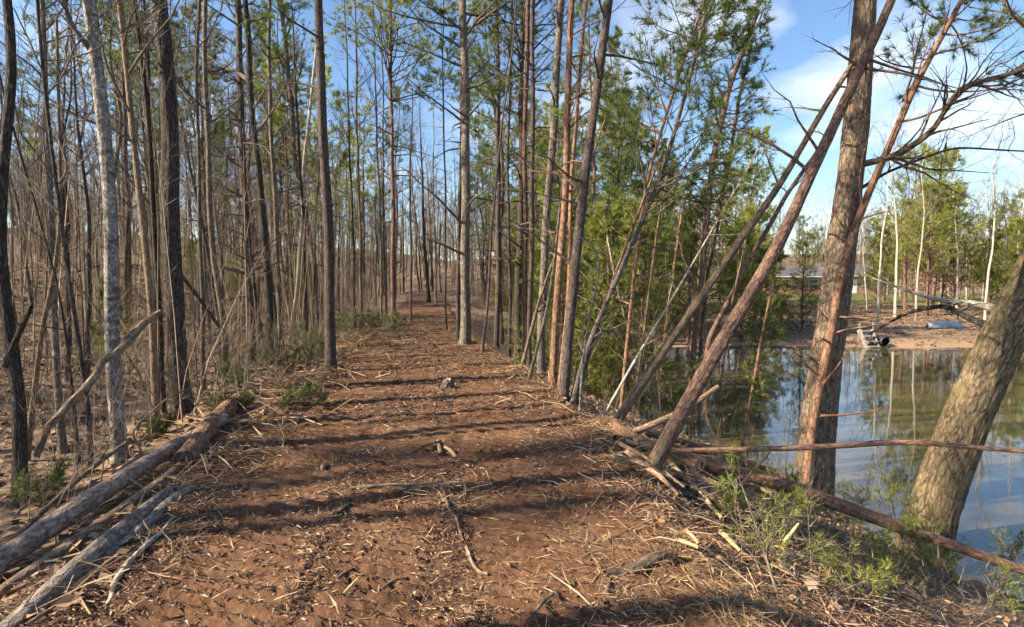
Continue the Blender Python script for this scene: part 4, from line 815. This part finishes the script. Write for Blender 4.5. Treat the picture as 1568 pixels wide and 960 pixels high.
for o in S.objects:
    if o.type == 'EMPTY' and o.get('group') and not o['group'].endswith('near trail') and o.get('category') == 'tree' and o.name.split('.')[0] in ('bare_tree', 'pine_tree', 'cedar_tree') and o['label'] in AUTO:
        X_, Y_ = o.location.x, o.location.y
        if Y_ <= 1: continue
        sx_ = 784 + F * X_ / (Y_ * cp_)
        lm = [i for i, q in enumerate(LAND) if q[0] <= sx_] or [0]
        bk_ = [c for c in o.children if c.name.startswith('trunk')][0].data.materials[0].name
        nm = o.name.split('.')[0]; look = 'green cedar' if nm == 'cedar_tree' else 'bushy yellow-green pine' if 'yellow' in o['label'] else LOOK.get(bk_, 'bare tree')
        dep = 'close by' if Y_ < 13 else 'a little way back' if Y_ < 20 else 'further back' if Y_ < 30 else 'far back' if Y_ < 45 else 'in the far distance'
        buck.setdefault((lm[-1], look, dep), []).append((sx_, o))
for (li, look, dep), lst in buck.items():
    lst.sort(key=lambda q: q[0])
    for i, (sx_, o) in enumerate(lst):
        o['label'] = ('only ' if len(lst) == 1 else ORD[min(i, 19)] + ' ') + look + ' right of ' + LAND[li][1] + ', ' + dep

# ------------------------------------------------------------------ far woods that read as one mass
rng = np.random.default_rng(77); mb = MB()
M = 1000; x = rng.uniform(-130, 130, M * 4); y = 48 + 92 * rng.random(M * 4) ** 1.3
k = (np.abs(x) < y * 1.1 + 6) & ~((x / y > 0.45) & (x / y < 0.66) & (y < 90)) & (((x < tl(y) - 1.5) | (x > tr(y) + 1.5) | (y > 54))) & ~((x > 6) & (y < 62)); x, y = x[k][:M], y[k][:M]; M = len(x)
h = rng.uniform(8, 15, M); z = terrain(x, y)
T = np.linspace(0, 1, 4)
P = np.stack([x[:, None] + rng.normal(size=(M, 1)) * T * 0.7, y[:, None] + rng.normal(size=(M, 1)) * T * 0.7, z[:, None] - 0.3 + h[:, None] * T], -1)
R = np.maximum(rng.uniform(0.06, 0.15, M)[:, None] * (1 - 0.92 * T), 0.01); rn = rng.random(M)
mb.tubes(P, R, 4, 0, rn)
a, ra, la = grow(rng, P, R, 9, 0.12, 0.98, 0.8, 2.6, 2, 0.15, 0.1, 0.5, 0.012, 0.5); mb.tubes(a, ra, 3, 0, np.repeat(rn, 9))
twigs(mb, rng, a, la, 14, 0.034, 0, 0.7, 0.6)
tag(mb.obj('far_woods', [BRUSH]), 'distant bare woods closing the view behind everything', 'woods', kind='stuff')

# ------------------------------------------------------------------ undergrowth, litter, chips
rng = np.random.default_rng(78); mb = MB()
def stems(n, xr, yr, ok, hmin, hmax, lean=0.35):
    x = rng.uniform(*xr, n); y = rng.uniform(*yr, n); k = ok(x, y) & (terrain(x, y) > WATER + 0.05); x, y = x[k], y[k]; m = len(x)
    z = surf(x, y) - 0.03; h = rng.uniform(hmin, hmax, m); T = np.linspace(0, 1, 4); ln = rng.normal(size=(m, 2)) * lean * h[:, None]
    P = np.stack([x[:, None] + ln[:, :1] * T ** 1.4, y[:, None] + ln[:, 1:] * T ** 1.4, z[:, None] + h[:, None] * T], -1)
    R = np.maximum((0.003 + 0.003 * h)[:, None] * (1 - 0.8 * T), 0.0015); rn = rng.random(m); mb.tubes(P, R, 3, 0, rn)
    a, ra, la = grow(rng, P, R, 5, 0.25, 0.97, 0.75, h * 0.4, 2, 0.2, 0.05, 0.6, 0.0015, 0.3); mb.tubes(a, ra, 3, 0, np.repeat(rn, 5)); twigs(mb, rng, a, la, 6, 0.005, 0, 0.7, 0.55)
stems(1200, (-30, -4), (5.5, 40), lambda x, y: x < tl(y) - 0.7, 0.5, 2.6)
stems(260, (-20, -4), (6.5, 26), lambda x, y: x < tl(y) - 0.8, 2.5, 5.5, 0.09)
stems(420, (-9, -2.5), (3.4, 14), lambda x, y: (x < tl(y) - 0.35), 0.3, 1.3)
stems(380, (-28, 4), (36, 70), lambda x, y: (x < tl(y) - 0.5) | (x > tr(y) + 0.5) | (y > 46), 0.8, 3.5)
stems(420, (-2, 9), (7.5, 36), lambda x, y: (x > tr(y) + 0.5), 0.4, 2.2)
stems(160, (1.2, 6), (3.2, 9), lambda x, y: (x > tr(y) + 0.7), 0.15, 0.7)
stems(380, (8, 34), (27, 42), lambda x, y: terrain(x, y) > WATER + 0.3, 0.4, 1.6)
tag(mb.obj('undergrowth', [BRUSH]), 'thin tan brush and bare saplings filling the woods', 'undergrowth', kind='stuff')

def leaves(n, xr, yr, ok, size, name, label, lift=0.015, bias=1.0):
    rng = np.random.default_rng(len(label) * 7 + n); mb = MB()
    x = rng.uniform(*xr, n); y = yr[0] + (yr[1] - yr[0]) * rng.random(n) ** bias; k = ok(x, y) & (terrain(x, y) > WATER + 0.03); x, y = x[k], y[k]; m = len(x)
    s = size * (0.6 + 0.8 * rng.random(m)) * (1 + 0.02 * y); z = surf(x, y) + lift * (0.2 + rng.random(m))
    an = rng.random(m) * 6.28; d = np.stack([np.cos(an), np.sin(an), rng.normal(size=m) * 0.35], 1); d = nrm(d); up = nrm(np.stack([rng.normal(size=m) * 0.4, rng.normal(size=m) * 0.4, np.ones(m)], 1))
    sx = nrm(np.cross(d, up)); up = np.cross(sx, d); c = np.stack([x, y, z], 1)
    s_ = s[:, None]; cu = (0.25 * rng.random(m))[:, None]
    V = np.stack([c - d * s_, c - d * s_ * 0.25 + sx * s_ * 0.55 + up * s_ * cu, c + d * s_ * 0.45 + sx * s_ * 0.4 + up * s_ * cu, c + d * s_ * 1.05 + up * s_ * cu, c + d * s_ * 0.45 - sx * s_ * 0.4 + up * s_ * cu, c - d * s_ * 0.25 - sx * s_ * 0.55 + up * s_ * cu, c], 1).reshape(-1, 3)
    b = np.arange(m)[:, None, None] * 7; f = np.array([[6, 0, 1], [6, 1, 2], [6, 2, 3], [6, 3, 4], [6, 4, 5], [6, 5, 0]])[None] + b
    mb.add(V, f.reshape(-1, 3), 0, None, np.repeat(rng.random(m), 7))
    return tag(mb.obj(name, [LITTER], smooth=False), label, 'leaves', kind='stuff')
leaves(36000, (-24, -2), (2.5, 30), lambda x, y: (x < tl(y) + 0.1) & (x > -y - 2), 0.042, 'leaf_litter', 'dead brown leaves covering the woods floor left of the trail', bias=1.5)
leaves(14000, (0.4, 7), (2.4, 16), lambda x, y: (x > tr(y) - 0.1), 0.022, 'bank_leaf_litter', 'dead brown leaves on the bank above the pond', bias=1.3)
leaves(6000, (6, 34), (26, 48), lambda x, y: x > 4, 0.06, 'far_leaf_litter', 'dead brown leaves on the far bank')

def chips(n, dens, lmin, lmax, wr, mat, name, label, cat, lift, seed, xr=(-6.5, 3.4), yr=(1.9, 24), bias=2.2, tilt=0.25):
    rng = np.random.default_rng(seed); mb = MB()
    y = yr[0] + (yr[1] - yr[0]) * rng.random(n) ** bias; w = tr(y) - tl(y); x = tl(y) - 0.5 + (w + 1.0) * rng.random(n)
    tm = np.clip(sum(tread_mask(x, y, c, w_, ph, sd_)[1] for c, w_, ph, per, sd_ in TREADS), 0, 1)
    k = rng.random(n) < dens(x, y) * (1 - 0.5 * tm); x, y = x[k], y[k]; m = len(x)
    ln = (lmin + (lmax - lmin) * rng.random(m) ** 2.6) * (1 + 0.02 * y); wd = np.minimum(wr * (0.4 + rng.random(m)) * (1 + 0.08 * y), ln * 0.4)
    z = surf(x, y) + lift * rng.random(m); an = rng.random(m) * 6.28; el = tilt * rng.normal(size=m)
    d = np.stack([np.cos(an) * np.cos(el), np.sin(an) * np.cos(el), np.sin(el)], 1)
    s = nrm(np.cross(d, np.array([0, 0, 1.0])[None] + 0.3 * rng.normal(size=(m, 3)))); u = np.cross(s, d); c = np.stack([x, y, z], 1)
    l_, w_ = ln[:, None] * 0.5, wd[:, None] * 0.5
    bend = (rng.normal(size=m) * 0.03)[:, None] * ln[:, None]
    V = np.stack([c - d * l_ + s * w_, c - d * l_ * 0.8 - s * w_, c + d * l_, c + u * w_ + s * bend], 1).reshape(-1, 3)
    b = np.arange(m)[:, None, None] * 4; f = np.array([[0, 1, 3], [1, 2, 3], [2, 0, 3]])[None] + b
    mb.add(V, f.reshape(-1, 3), 0, None, np.repeat(rng.random(m) ** 1.3, 4))
    return tag(mb.obj(name, [mat], smooth=False), label, cat, kind='stuff')
pile = lambda x, y: np.clip(0.55 + 1.3 * fbm(x * 0.9, y * 0.9, 0, 3, 61), 0.05, 1)
chips(268000, pile, 0.008, 0.06, 0.009, CHIPS, 'wood_chips', 'brown wood chips and bark scraps strewn over the trail', 'wood chips', 0.012, 5)
chips(112000, lambda x, y: np.clip(1.6 * fbm(x * 0.7 + 9, y * 0.7, 0, 3, 62) + 0.35 + 0.5 * sst(0.2, 1.2, x - 0.4 * (tr(y) + tl(y))), 0.03, 1), 0.02, 0.15, 0.0034, STRAW, 'pine_straw', 'pale straw and shredded wood fibres over the trail', 'straw', 0.02, 6, bias=2.0)
def heap(n, c, rad, lmin, lmax, hgt, seed, name, label, wr=0.05, mat=None):
    rng = np.random.default_rng(seed); mb = MB(); p = ground_hit(*c)
    x = p[0] + rng.normal(size=n) * rad[0]; y = p[1] + rng.normal(size=n) * rad[1]
    q = np.exp(-((x - p[0]) / rad[0] / 1.5) ** 2 - ((y - p[1]) / rad[1] / 1.5) ** 2)
    ln = rng.uniform(lmin, lmax, n); z = surf(x, y) + hgt * q * rng.random(n); an = rng.random(n) * 6.28; el = rng.normal(size=n) * 0.35
    d = np.stack([np.cos(an) * np.cos(el), np.sin(an) * np.cos(el), np.sin(el)], 1); cpt = np.stack([x, y, z], 1)
    P = np.stack([cpt - d * ln[:, None] / 2, cpt + rng.normal(size=(n, 3)) * 0.06 * ln[:, None], cpt + d * ln[:, None] / 2], 1)
    R = (ln * wr * (0.3 + 0.7 * rng.random(n)))[:, None] * np.array([[0.7, 1.0, 0.3]]) * 0.5
    mb.tubes(P, R, 4, 0, rng.random(n)); return tag(mb.obj(name, [mat or STRAW], smooth=False), label, 'wood debris', kind='stuff')
heap(900, (945, 672), (0.25, 0.32), 0.04, 0.3, 0.20, 1, 'shredded_wood', 'shredded pale wood heaped at the foot of the leaning pole')
heap(800, (985, 712), (0.32, 0.3), 0.04, 0.28, 0.10, 2, 'shredded_wood', 'splintered wood around the foot of the big leaning pine')
heap(420, (690, 765), (0.4, 0.22), 0.04, 0.2, 0.07, 3, 'shredded_wood', 'bright splintered wood scattered mid trail')
heap(1300, (1080, 890), (0.5, 0.4), 0.04, 0.2, 0.05, 4, 'shredded_wood', 'yellow straw heap at the near right of the trail', 0.03)
heap(1300, (1150, 950), (0.5, 0.25), 0.04, 0.2, 0.05, 5, 'shredded_wood', 'yellow straw in the sun at the bottom edge', 0.03)
heap(700, (1090, 770), (0.5, 0.55), 0.12, 0.7, 0.12, 6, 'brush_debris', 'tangle of thin sticks down the bank', 0.02, BRUSH)
heap(1500, (1220, 880), (0.8, 0.6), 0.05, 0.4, 0.05, 12, 'brush_debris', 'dark twigs and bark bits on the lower bank', 0.03, CHIPS)
heap(500, (1250, 840), (0.6, 0.5), 0.1, 0.6, 0.12, 13, 'brush_debris', 'bare twigs around the foot of the broad trunk', 0.015, BRUSH)
heap(700, (320, 715), (0.25, 0.6), 0.05, 0.35, 0.08, 7, 'shredded_wood', 'bark shreds along the far end of the logs')
heap(240, (200, 880), (0.35, 0.5), 0.08, 0.4, 0.05, 8, 'shredded_wood', 'thin debris beside the lowest log', 0.035)
heap(300, (440, 600), (0.5, 1.1), 0.2, 0.9, 0.22, 9, 'brush_debris', 'brush of thin sticks along the left trail edge', 0.025)
heap(220, (540, 530), (0.7, 1.6), 0.3, 1.2, 0.35, 10, 'brush_debris', 'brush of thin sticks past the purple-brown pine', 0.025)
heap(220, (830, 592), (0.35, 1.2), 0.2, 0.7, 0.12, 11, 'brush_debris', 'thin sticks at the feet of the right-hand pines', 0.03)

# ------------------------------------------------------------------ cut cedar boughs and green sprigs
def bough(label, x, y, ln, seed, az, el=0.25, mat=None, Y=None, n1=16, tk=6, name='cedar_bough', group='green cedar boughs beside the trail'):
    rng = np.random.default_rng(seed); p = ground_hit(x, y) if Y is None else at(x, y, Y)
    p[2] = max(p[2], float(terrain(p[0], p[1]))) - 0.02
    d = np.array([math.cos(az) * math.cos(el), math.sin(az) * math.cos(el), math.sin(el)])
    P = np.array([p + d * ln * t + np.array([0, 0, -0.12 * ln * t * t]) for t in np.linspace(0, 1, 9)]); R = np.linspace(0.012 * ln, 0.003, 9)
    mb = MB(); mb.tubes(P - p, R, 5, 0)
    a, ra, la = grow(rng, (P - p)[None], R[None], n1, 0.15, 0.98, 0.75, ln * 0.45, 4, 0.15, 0.06, 0.6, 0.002, 0.5); mb.tubes(a, ra, 3)
    b, rb, lb = grow(rng, a, ra, 6, 0.15, 0.98, 0.6, la * 0.42, 3, 0.15, 0.05, 0.6, 0.0015, 0.4); mb.tubes(b, rb, 3)
    q, dd = along(b, (0.5, 1.0)); tufts(mb, rng, q, dd, tk, 0.045 + 0.003 * p[1], 0.005 + 0.0006 * p[1], 0.5, 1)
    return tag(mb.obj(name, [B_TWIG, mat or BRUSHG], loc=p), label, 'bough', group)
for k, (lab, x, y, ln, az) in enumerate([
    ('largest green cedar bough on the brush left of the trail', 455, 572, 0.9, 2.6), ('low green bough at the near end of the left brush', 405, 592, 0.7, 2.9),
    ('green bough against the foot of the purple-brown pine', 486, 562, 0.8, 1.9), ('green bough lying past the purple-brown pine', 545, 532, 1.2, 2.2),
    ('second green bough past the purple-brown pine', 570, 522, 1.1, 1.2), ('green bough spilling onto the trail beside the log end', 400, 632, 0.55, 0.3),
    ('small green bough at the foot of the pale grey trunk', 190, 690, 0.45, 1.2), ('green sprig at the far left edge beside the logs', 12, 800, 0.5, 1.7),
    ('green sprig beside the thick dark trunk', 305, 650, 0.5, 1.0), ('dark green bough behind the log end', 355, 605, 0.6, 1.8), ('green bough in the middle of the left brush', 430, 580, 0.8, 1.4), ('yellowish green bough leaning on the leaning dark trunk', 425, 560, 0.8, 2.2),
    ('green bough tucked behind the foot of the purple-brown pine', 520, 545, 0.9, 2.8), ('tiny green bough farthest along the left brush', 590, 512, 1.0, 2.4)]):
    bough(lab, x, y, ln * 1.25, 500 + k, az, 0.45, n1=18, tk=8)
for k, (lab, x, y, ln, az, el) in enumerate([
    ('green sprig growing where the stick pile ends', 1175, 832, 0.38, 0.4, 0.9), ('green sprig in front of the broad trunk', 1222, 815, 0.5, 1.6, 1.1),
    ('green sprig left of the mossy trunk', 1325, 838, 0.55, 1.2, 0.9), ('feathery green sprig against the mossy trunk', 1385, 845, 0.8, 1.7, 1.2),
    ('low green sprig on the bank below the log', 1290, 870, 0.4, 0.2, 0.6), ('yellow green sprig at the foot of the mossy trunk', 1370, 895, 0.5, 0.8, 0.7),
    ('bright green moss-like sprig near the lower corner', 1445, 925, 0.45, 1.0, 0.5), ('green sprig in the lower corner', 1500, 945, 0.5, 0.5, 0.6),
    ('dark sprig over the water near the lower corner', 1530, 905, 0.6, 0.6, 0.8), ('small sprig among the bank leaves at the bottom edge', 1330, 940, 0.35, 2.0, 0.6),
    ('tall thin sprig right of the mossy trunk', 1490, 830, 0.8, 1.3, 1.3), ('green sprig at the root of the stick pile', 1110, 815, 0.3, 1.0, 0.9)]):
    bough(lab, x, y, ln * 1.25, 540 + k, az, el, CEDAR, n1=11, tk=4, name='cedar_sprig', group='green sprigs on the pond bank')
rs = np.random.default_rng(91)
for k in range(11):
    bough(ORDW[k] + ' feathery sprig from the left in the tangle around the mossy trunk foot', 1190 + 27 * (k + 0.8 * rs.random()), 800 + 135 * rs.random(), 0.35 + 0.55 * rs.random(), 700 + k, 6.28 * rs.random(), 0.4 + 0.8 * rs.random(), CEDAR, n1=8, tk=3, name='cedar_sprig', group='feathery sprigs around the mossy trunk foot')
# large lobed oak leaves lying on the bank
def oak_leaf(label, x, y, s, az, seed):
    rng = np.random.default_rng(seed); p = ground_hit(x, y); p[2] += 0.035
    side = [(0.0, 0.03), (0.12, 0.10), (0.2, 0.30), (0.3, 0.12), (0.42, 0.42), (0.54, 0.15), (0.66, 0.40), (0.76, 0.14), (0.86, 0.22), (1.0, 0.02)]
    t = np.array(side); up = lambda u, v: 0.10 * np.sin(u * 3) + 0.25 * np.abs(v)
    mid = np.stack([t[:, 0], 0 * t[:, 0], up(t[:, 0], 0)], 1); lf = np.stack([t[:, 0], t[:, 1], up(t[:, 0], t[:, 1])], 1); rt_ = lf * np.array([1, -1, 1])
    V = np.concatenate([lf, mid, rt_]) * s; V2 = V - np.array([0, 0, 0.0015]); n = len(t); f = grid_faces(3, n)
    mb = MB(); mb.add(np.concatenate([V, V2]), np.concatenate([f, (f + 3 * n)[:, ::-1]]), 0, None, np.full(6 * n, 0.55 + 0.4 * rng.random()))
    o = mb.obj('oak_leaf', [LITTER], loc=p); o.rotation_euler = (rng.normal() * 0.3 + 0.3, rng.normal() * 0.3, az); tag(o, label, 'leaf', 'big dead oak leaves on the bank')
for k, (lab, x, y, s, az) in enumerate([('largest pale dead oak leaf standing up on the bank', 1238, 912, 0.16, 0.9), ('orange dead leaf beside the largest pale oak leaf', 1260, 935, 0.11, -0.3), ('pale dead leaf at the bottom edge of the bank', 1290, 955, 0.12, 2.0),
    ('yellow dead leaf under the green sprigs', 1280, 930, 0.08, 1.2), ('brown dead leaf near the bark slab', 1085, 850, 0.08, 2.5), ('dead leaf hanging low beside the broad trunk', 1190, 880, 0.09, 0.2)]):
    oak_leaf(lab, x, y, s, az, 600 + k)

# ------------------------------------------------------------------ far bank: steps, pipe, boat, house
def boxv(x0, x1, y0, y1, z0, z1):
    v = np.array([[x0, y0, z0], [x1, y0, z0], [x1, y1, z0], [x0, y1, z0], [x0, y0, z1], [x1, y0, z1], [x1, y1, z1], [x0, y1, z1]], float)
    return v, np.array([[0, 3, 2, 1], [4, 5, 6, 7], [0, 1, 5, 4], [1, 2, 6, 5], [2, 3, 7, 6], [3, 0, 4, 7]])
def box(name, mat, parent, *b):
    mb = MB(); mb.add(*boxv(*b)); return mb.obj(name, mat, parent, smooth=False)
def shore_y(x):
    ys = np.linspace(22, 40, 600); return float(ys[np.argmax(terrain(np.full(600, x), ys) > WATER + 0.0)])
GREYWOOD = plain('weathered_grey_wood', (0.23, 0.22, 0.20), 0.85, 0.3, 14); BLACKP = plain('black_plastic', (0.03, 0.03, 0.032), 0.5)
sx = 17.35; sy = shore_y(sx)
st = empty('wooden_steps', (sx, sy - 0.35, WATER)); tag(st, 'weathered grey wooden steps going down into the pond', 'steps')
for s_ in (-0.31, 0.27): 
    mb = MB(); v = np.array([[s_, -0.05, -0.25], [s_, 0.2, -0.25], [s_, 1.0, 0.75], [s_, 0.72, 0.85]]); v2 = v + np.array([0.04, 0, 0])
    mb.add(np.concatenate([v, v2]), np.array([[0, 1, 2, 3], [7, 6, 5, 4], [0, 4, 5, 1], [1, 5, 6, 2], [2, 6, 7, 3], [3, 7, 4, 0]])); mb.obj('stringer', GREYWOOD, st, smooth=False)
for k in range(4): box('tread', GREYWOOD, st, -0.267, 0.267, 0.0 + 0.2 * k, 0.24 + 0.2 * k, 0.03 + 0.235 * k, 0.075 + 0.235 * k)
box('post', GREYWOOD, st, -0.36, -0.31, 0.72, 0.77, 0.2, 1.15); box('post', GREYWOOD, st, 0.31, 0.36, 0.72, 0.77, 0.2, 1.15)
pp = empty('drain_pipe', (sx + 0.68, sy - 0.05, WATER + 0.26)); tag(pp, 'black drain pipe end sticking out beside the steps', 'pipe')
th = np.arange(20) * 2 * math.pi / 20; mb = MB(); rings = []; ny = 22
for k in range(ny):
    r = 0.22 + (0.012 if k % 2 else 0); rings.append(np.stack([np.cos(th) * r, np.full(20, k * 0.07), np.sin(th) * r], 1))
for k in range(ny): rings.append(np.stack([np.cos(th) * 0.20, np.full(20, (ny - 1 - k) * 0.07), np.sin(th) * 0.20], 1))
n2 = len(rings); f = np.concatenate([np.stack([i * 20 + np.arange(20), i * 20 + (np.arange(20) + 1) % 20, ((i + 1) % n2) * 20 + (np.arange(20) + 1) % 20, ((i + 1) % n2) * 20 + np.arange(20)], -1) for i in range(n2)])
mb.add(np.concatenate(rings), f); mb.obj('pipe_wall', BLACKP, pp)
bx_, by_ = at(1446, 500, 31.5)[0], 31.5
bt = empty('rowing_boat', (bx_, by_, float(terrain(bx_, by_)) + 0.02)); tag(bt, 'pale blue grey rowing boat lying upside down on the far bank', 'boat'); bt.rotation_euler = (0, 0, 0.18)
HULL = plain('pale_painted_hull', (0.20, 0.235, 0.27), 0.5, 0.15, 5); mb = MB(); uu = np.linspace(-1, 1, 25); vv = np.linspace(-1, 1, 15)
wdt = 0.55 * np.clip(1 - np.abs(uu) ** 3.2, 0.03, 1) ** 0.6; hh = 0.34 * np.clip(1 - 0.35 * np.abs(uu) ** 3, 0, 1)
V = np.stack([np.repeat(uu[:, None] * 1.15, 15, 1), wdt[:, None] * np.sign(vv)[None] * np.abs(vv)[None] ** 0.8, hh[:, None] * (1 - np.abs(vv)[None] ** 3.0) + 0.0], -1)
mb.add(V, grid_faces(25, 15)); hull = mb.obj('hull', HULL, bt); md = hull.modifiers.new('t', 'SOLIDIFY'); md.thickness = 0.02
mb = MB()
P = np.stack([uu * 1.13, 0 * uu, hh + 0.012], 1); mb.tubes(P, np.full(25, 0.022), 6); mb.obj('keel', HULL, bt)
for s_ in (-1, 1):
    mb = MB(); mb.tubes(np.stack([uu * 1.16, s_ * (wdt + 0.012), 0 * uu + 0.03], 1), np.full(25, 0.026), 6); mb.obj('gunwale', plain('boat_trim', (0.26, 0.29, 0.31)), bt)

def brick_material():
    m, t, n, l, b = mat_base('red_brick'); tcn = n.new('ShaderNodeTexCoord'); mp = n.new('ShaderNodeMapping'); mp.inputs['Rotation'].default_value = (math.pi / 2, 0, 0)
    br = n.new('ShaderNodeTexBrick'); l.new(tcn.outputs['Object'], mp.inputs[0]); l.new(mp.outputs[0], br.inputs['Vector']); br.inputs['Scale'].default_value = 4.5
    br.inputs['Color1'].default_value = (0.33, 0.12, 0.08, 1); br.inputs['Color2'].default_value = (0.42, 0.17, 0.11, 1); br.inputs['Mortar'].default_value = (0.4, 0.34, 0.3, 1)
    l.new(br.outputs['Color'], b.inputs['Base Color']); b.inputs['Roughness'].default_value = 0.9; return m
BRICK = brick_material(); ROOF = plain('grey_shingle', (0.085, 0.085, 0.09), 0.9, 0.25, 3); WHITEP = plain('white_paint', (0.75, 0.75, 0.73), 0.6, 0.05); GLASS = plain('window_glass', (0.06, 0.07, 0.09), 0.08, 0.1)
def house(label, x, y, w, d, hw, wins, door, rz, gable=1.5, chim=None):
    h = empty('brick_house', (x, y, float(terrain(x, y)) - 0.1)); tag(h, label, 'house', 'houses beyond the pond'); h.rotation_euler = (0, 0, rz)
    box('wall', BRICK, h, -w / 2, w / 2, 0, d, 0, hw)
    mb = MB(); o = 0.45
    v = np.array([[-w / 2 - o, -o, hw + 0.003], [w / 2 + o, -o, hw + 0.003], [w / 2 + o, d + o, hw + 0.003], [-w / 2 - o, d + o, hw + 0.003], [-w / 2 - o, d / 2, hw + gable], [w / 2 + o, d / 2, hw + gable]])
    mb.add(v, [[0, 1, 5, 4], [2, 3, 4, 5], [0, 3, 2, 1]]); mb.add(v[[0, 4, 3]], [[0, 1, 2]]); mb.add(v[[1, 2, 5]], [[0, 1, 2]]); rf = mb.obj('roof', ROOF, h, smooth=False)
    if chim: box('chimney', BRICK, rf, chim, chim + 0.7, d * 0.4, d * 0.55, hw + gable * 0.6, hw + gable + 0.9)
    box('fascia', WHITEP, h, -w / 2 - o, w / 2 + o, -o - 0.03, -o - 0.002, hw - 0.14, hw + 0.02)
    for a, b_, z0, z1 in wins:
        wn = box('window', WHITEP, h, a, b_, -0.05, 0.03, z0, z1); box('pane', GLASS, wn, a + 0.08, b_ - 0.08, -0.06, -0.052, z0 + 0.08, (z0 + z1) / 2 - 0.03); box('pane', GLASS, wn, a + 0.08, b_ - 0.08, -0.06, -0.052, (z0 + z1) / 2 + 0.03, z1 - 0.08)
    if door: box('door', WHITEP, h, door, door + 0.95, -0.05, 0.03, 0.15, 2.2)
house('low red brick house seen left of the broad trunk', 39.2, 76, 8.2, 7, 2.6, [(-2.4, -1.0, 0.9, 2.2), (1.4, 2.8, 0.9, 2.2), (-3.8, -3.1, 0.9, 2.2)], 0.0, 0.10, 1.5)
house('brick house with grey roof seen right of the broad trunk', 49.6, 80, 6.5, 7, 2.7, [(-2.2, -1.3, 0.9, 2.2), (0.8, 2.2, 0.9, 2.2)], -0.9, 0.05, 1.9)
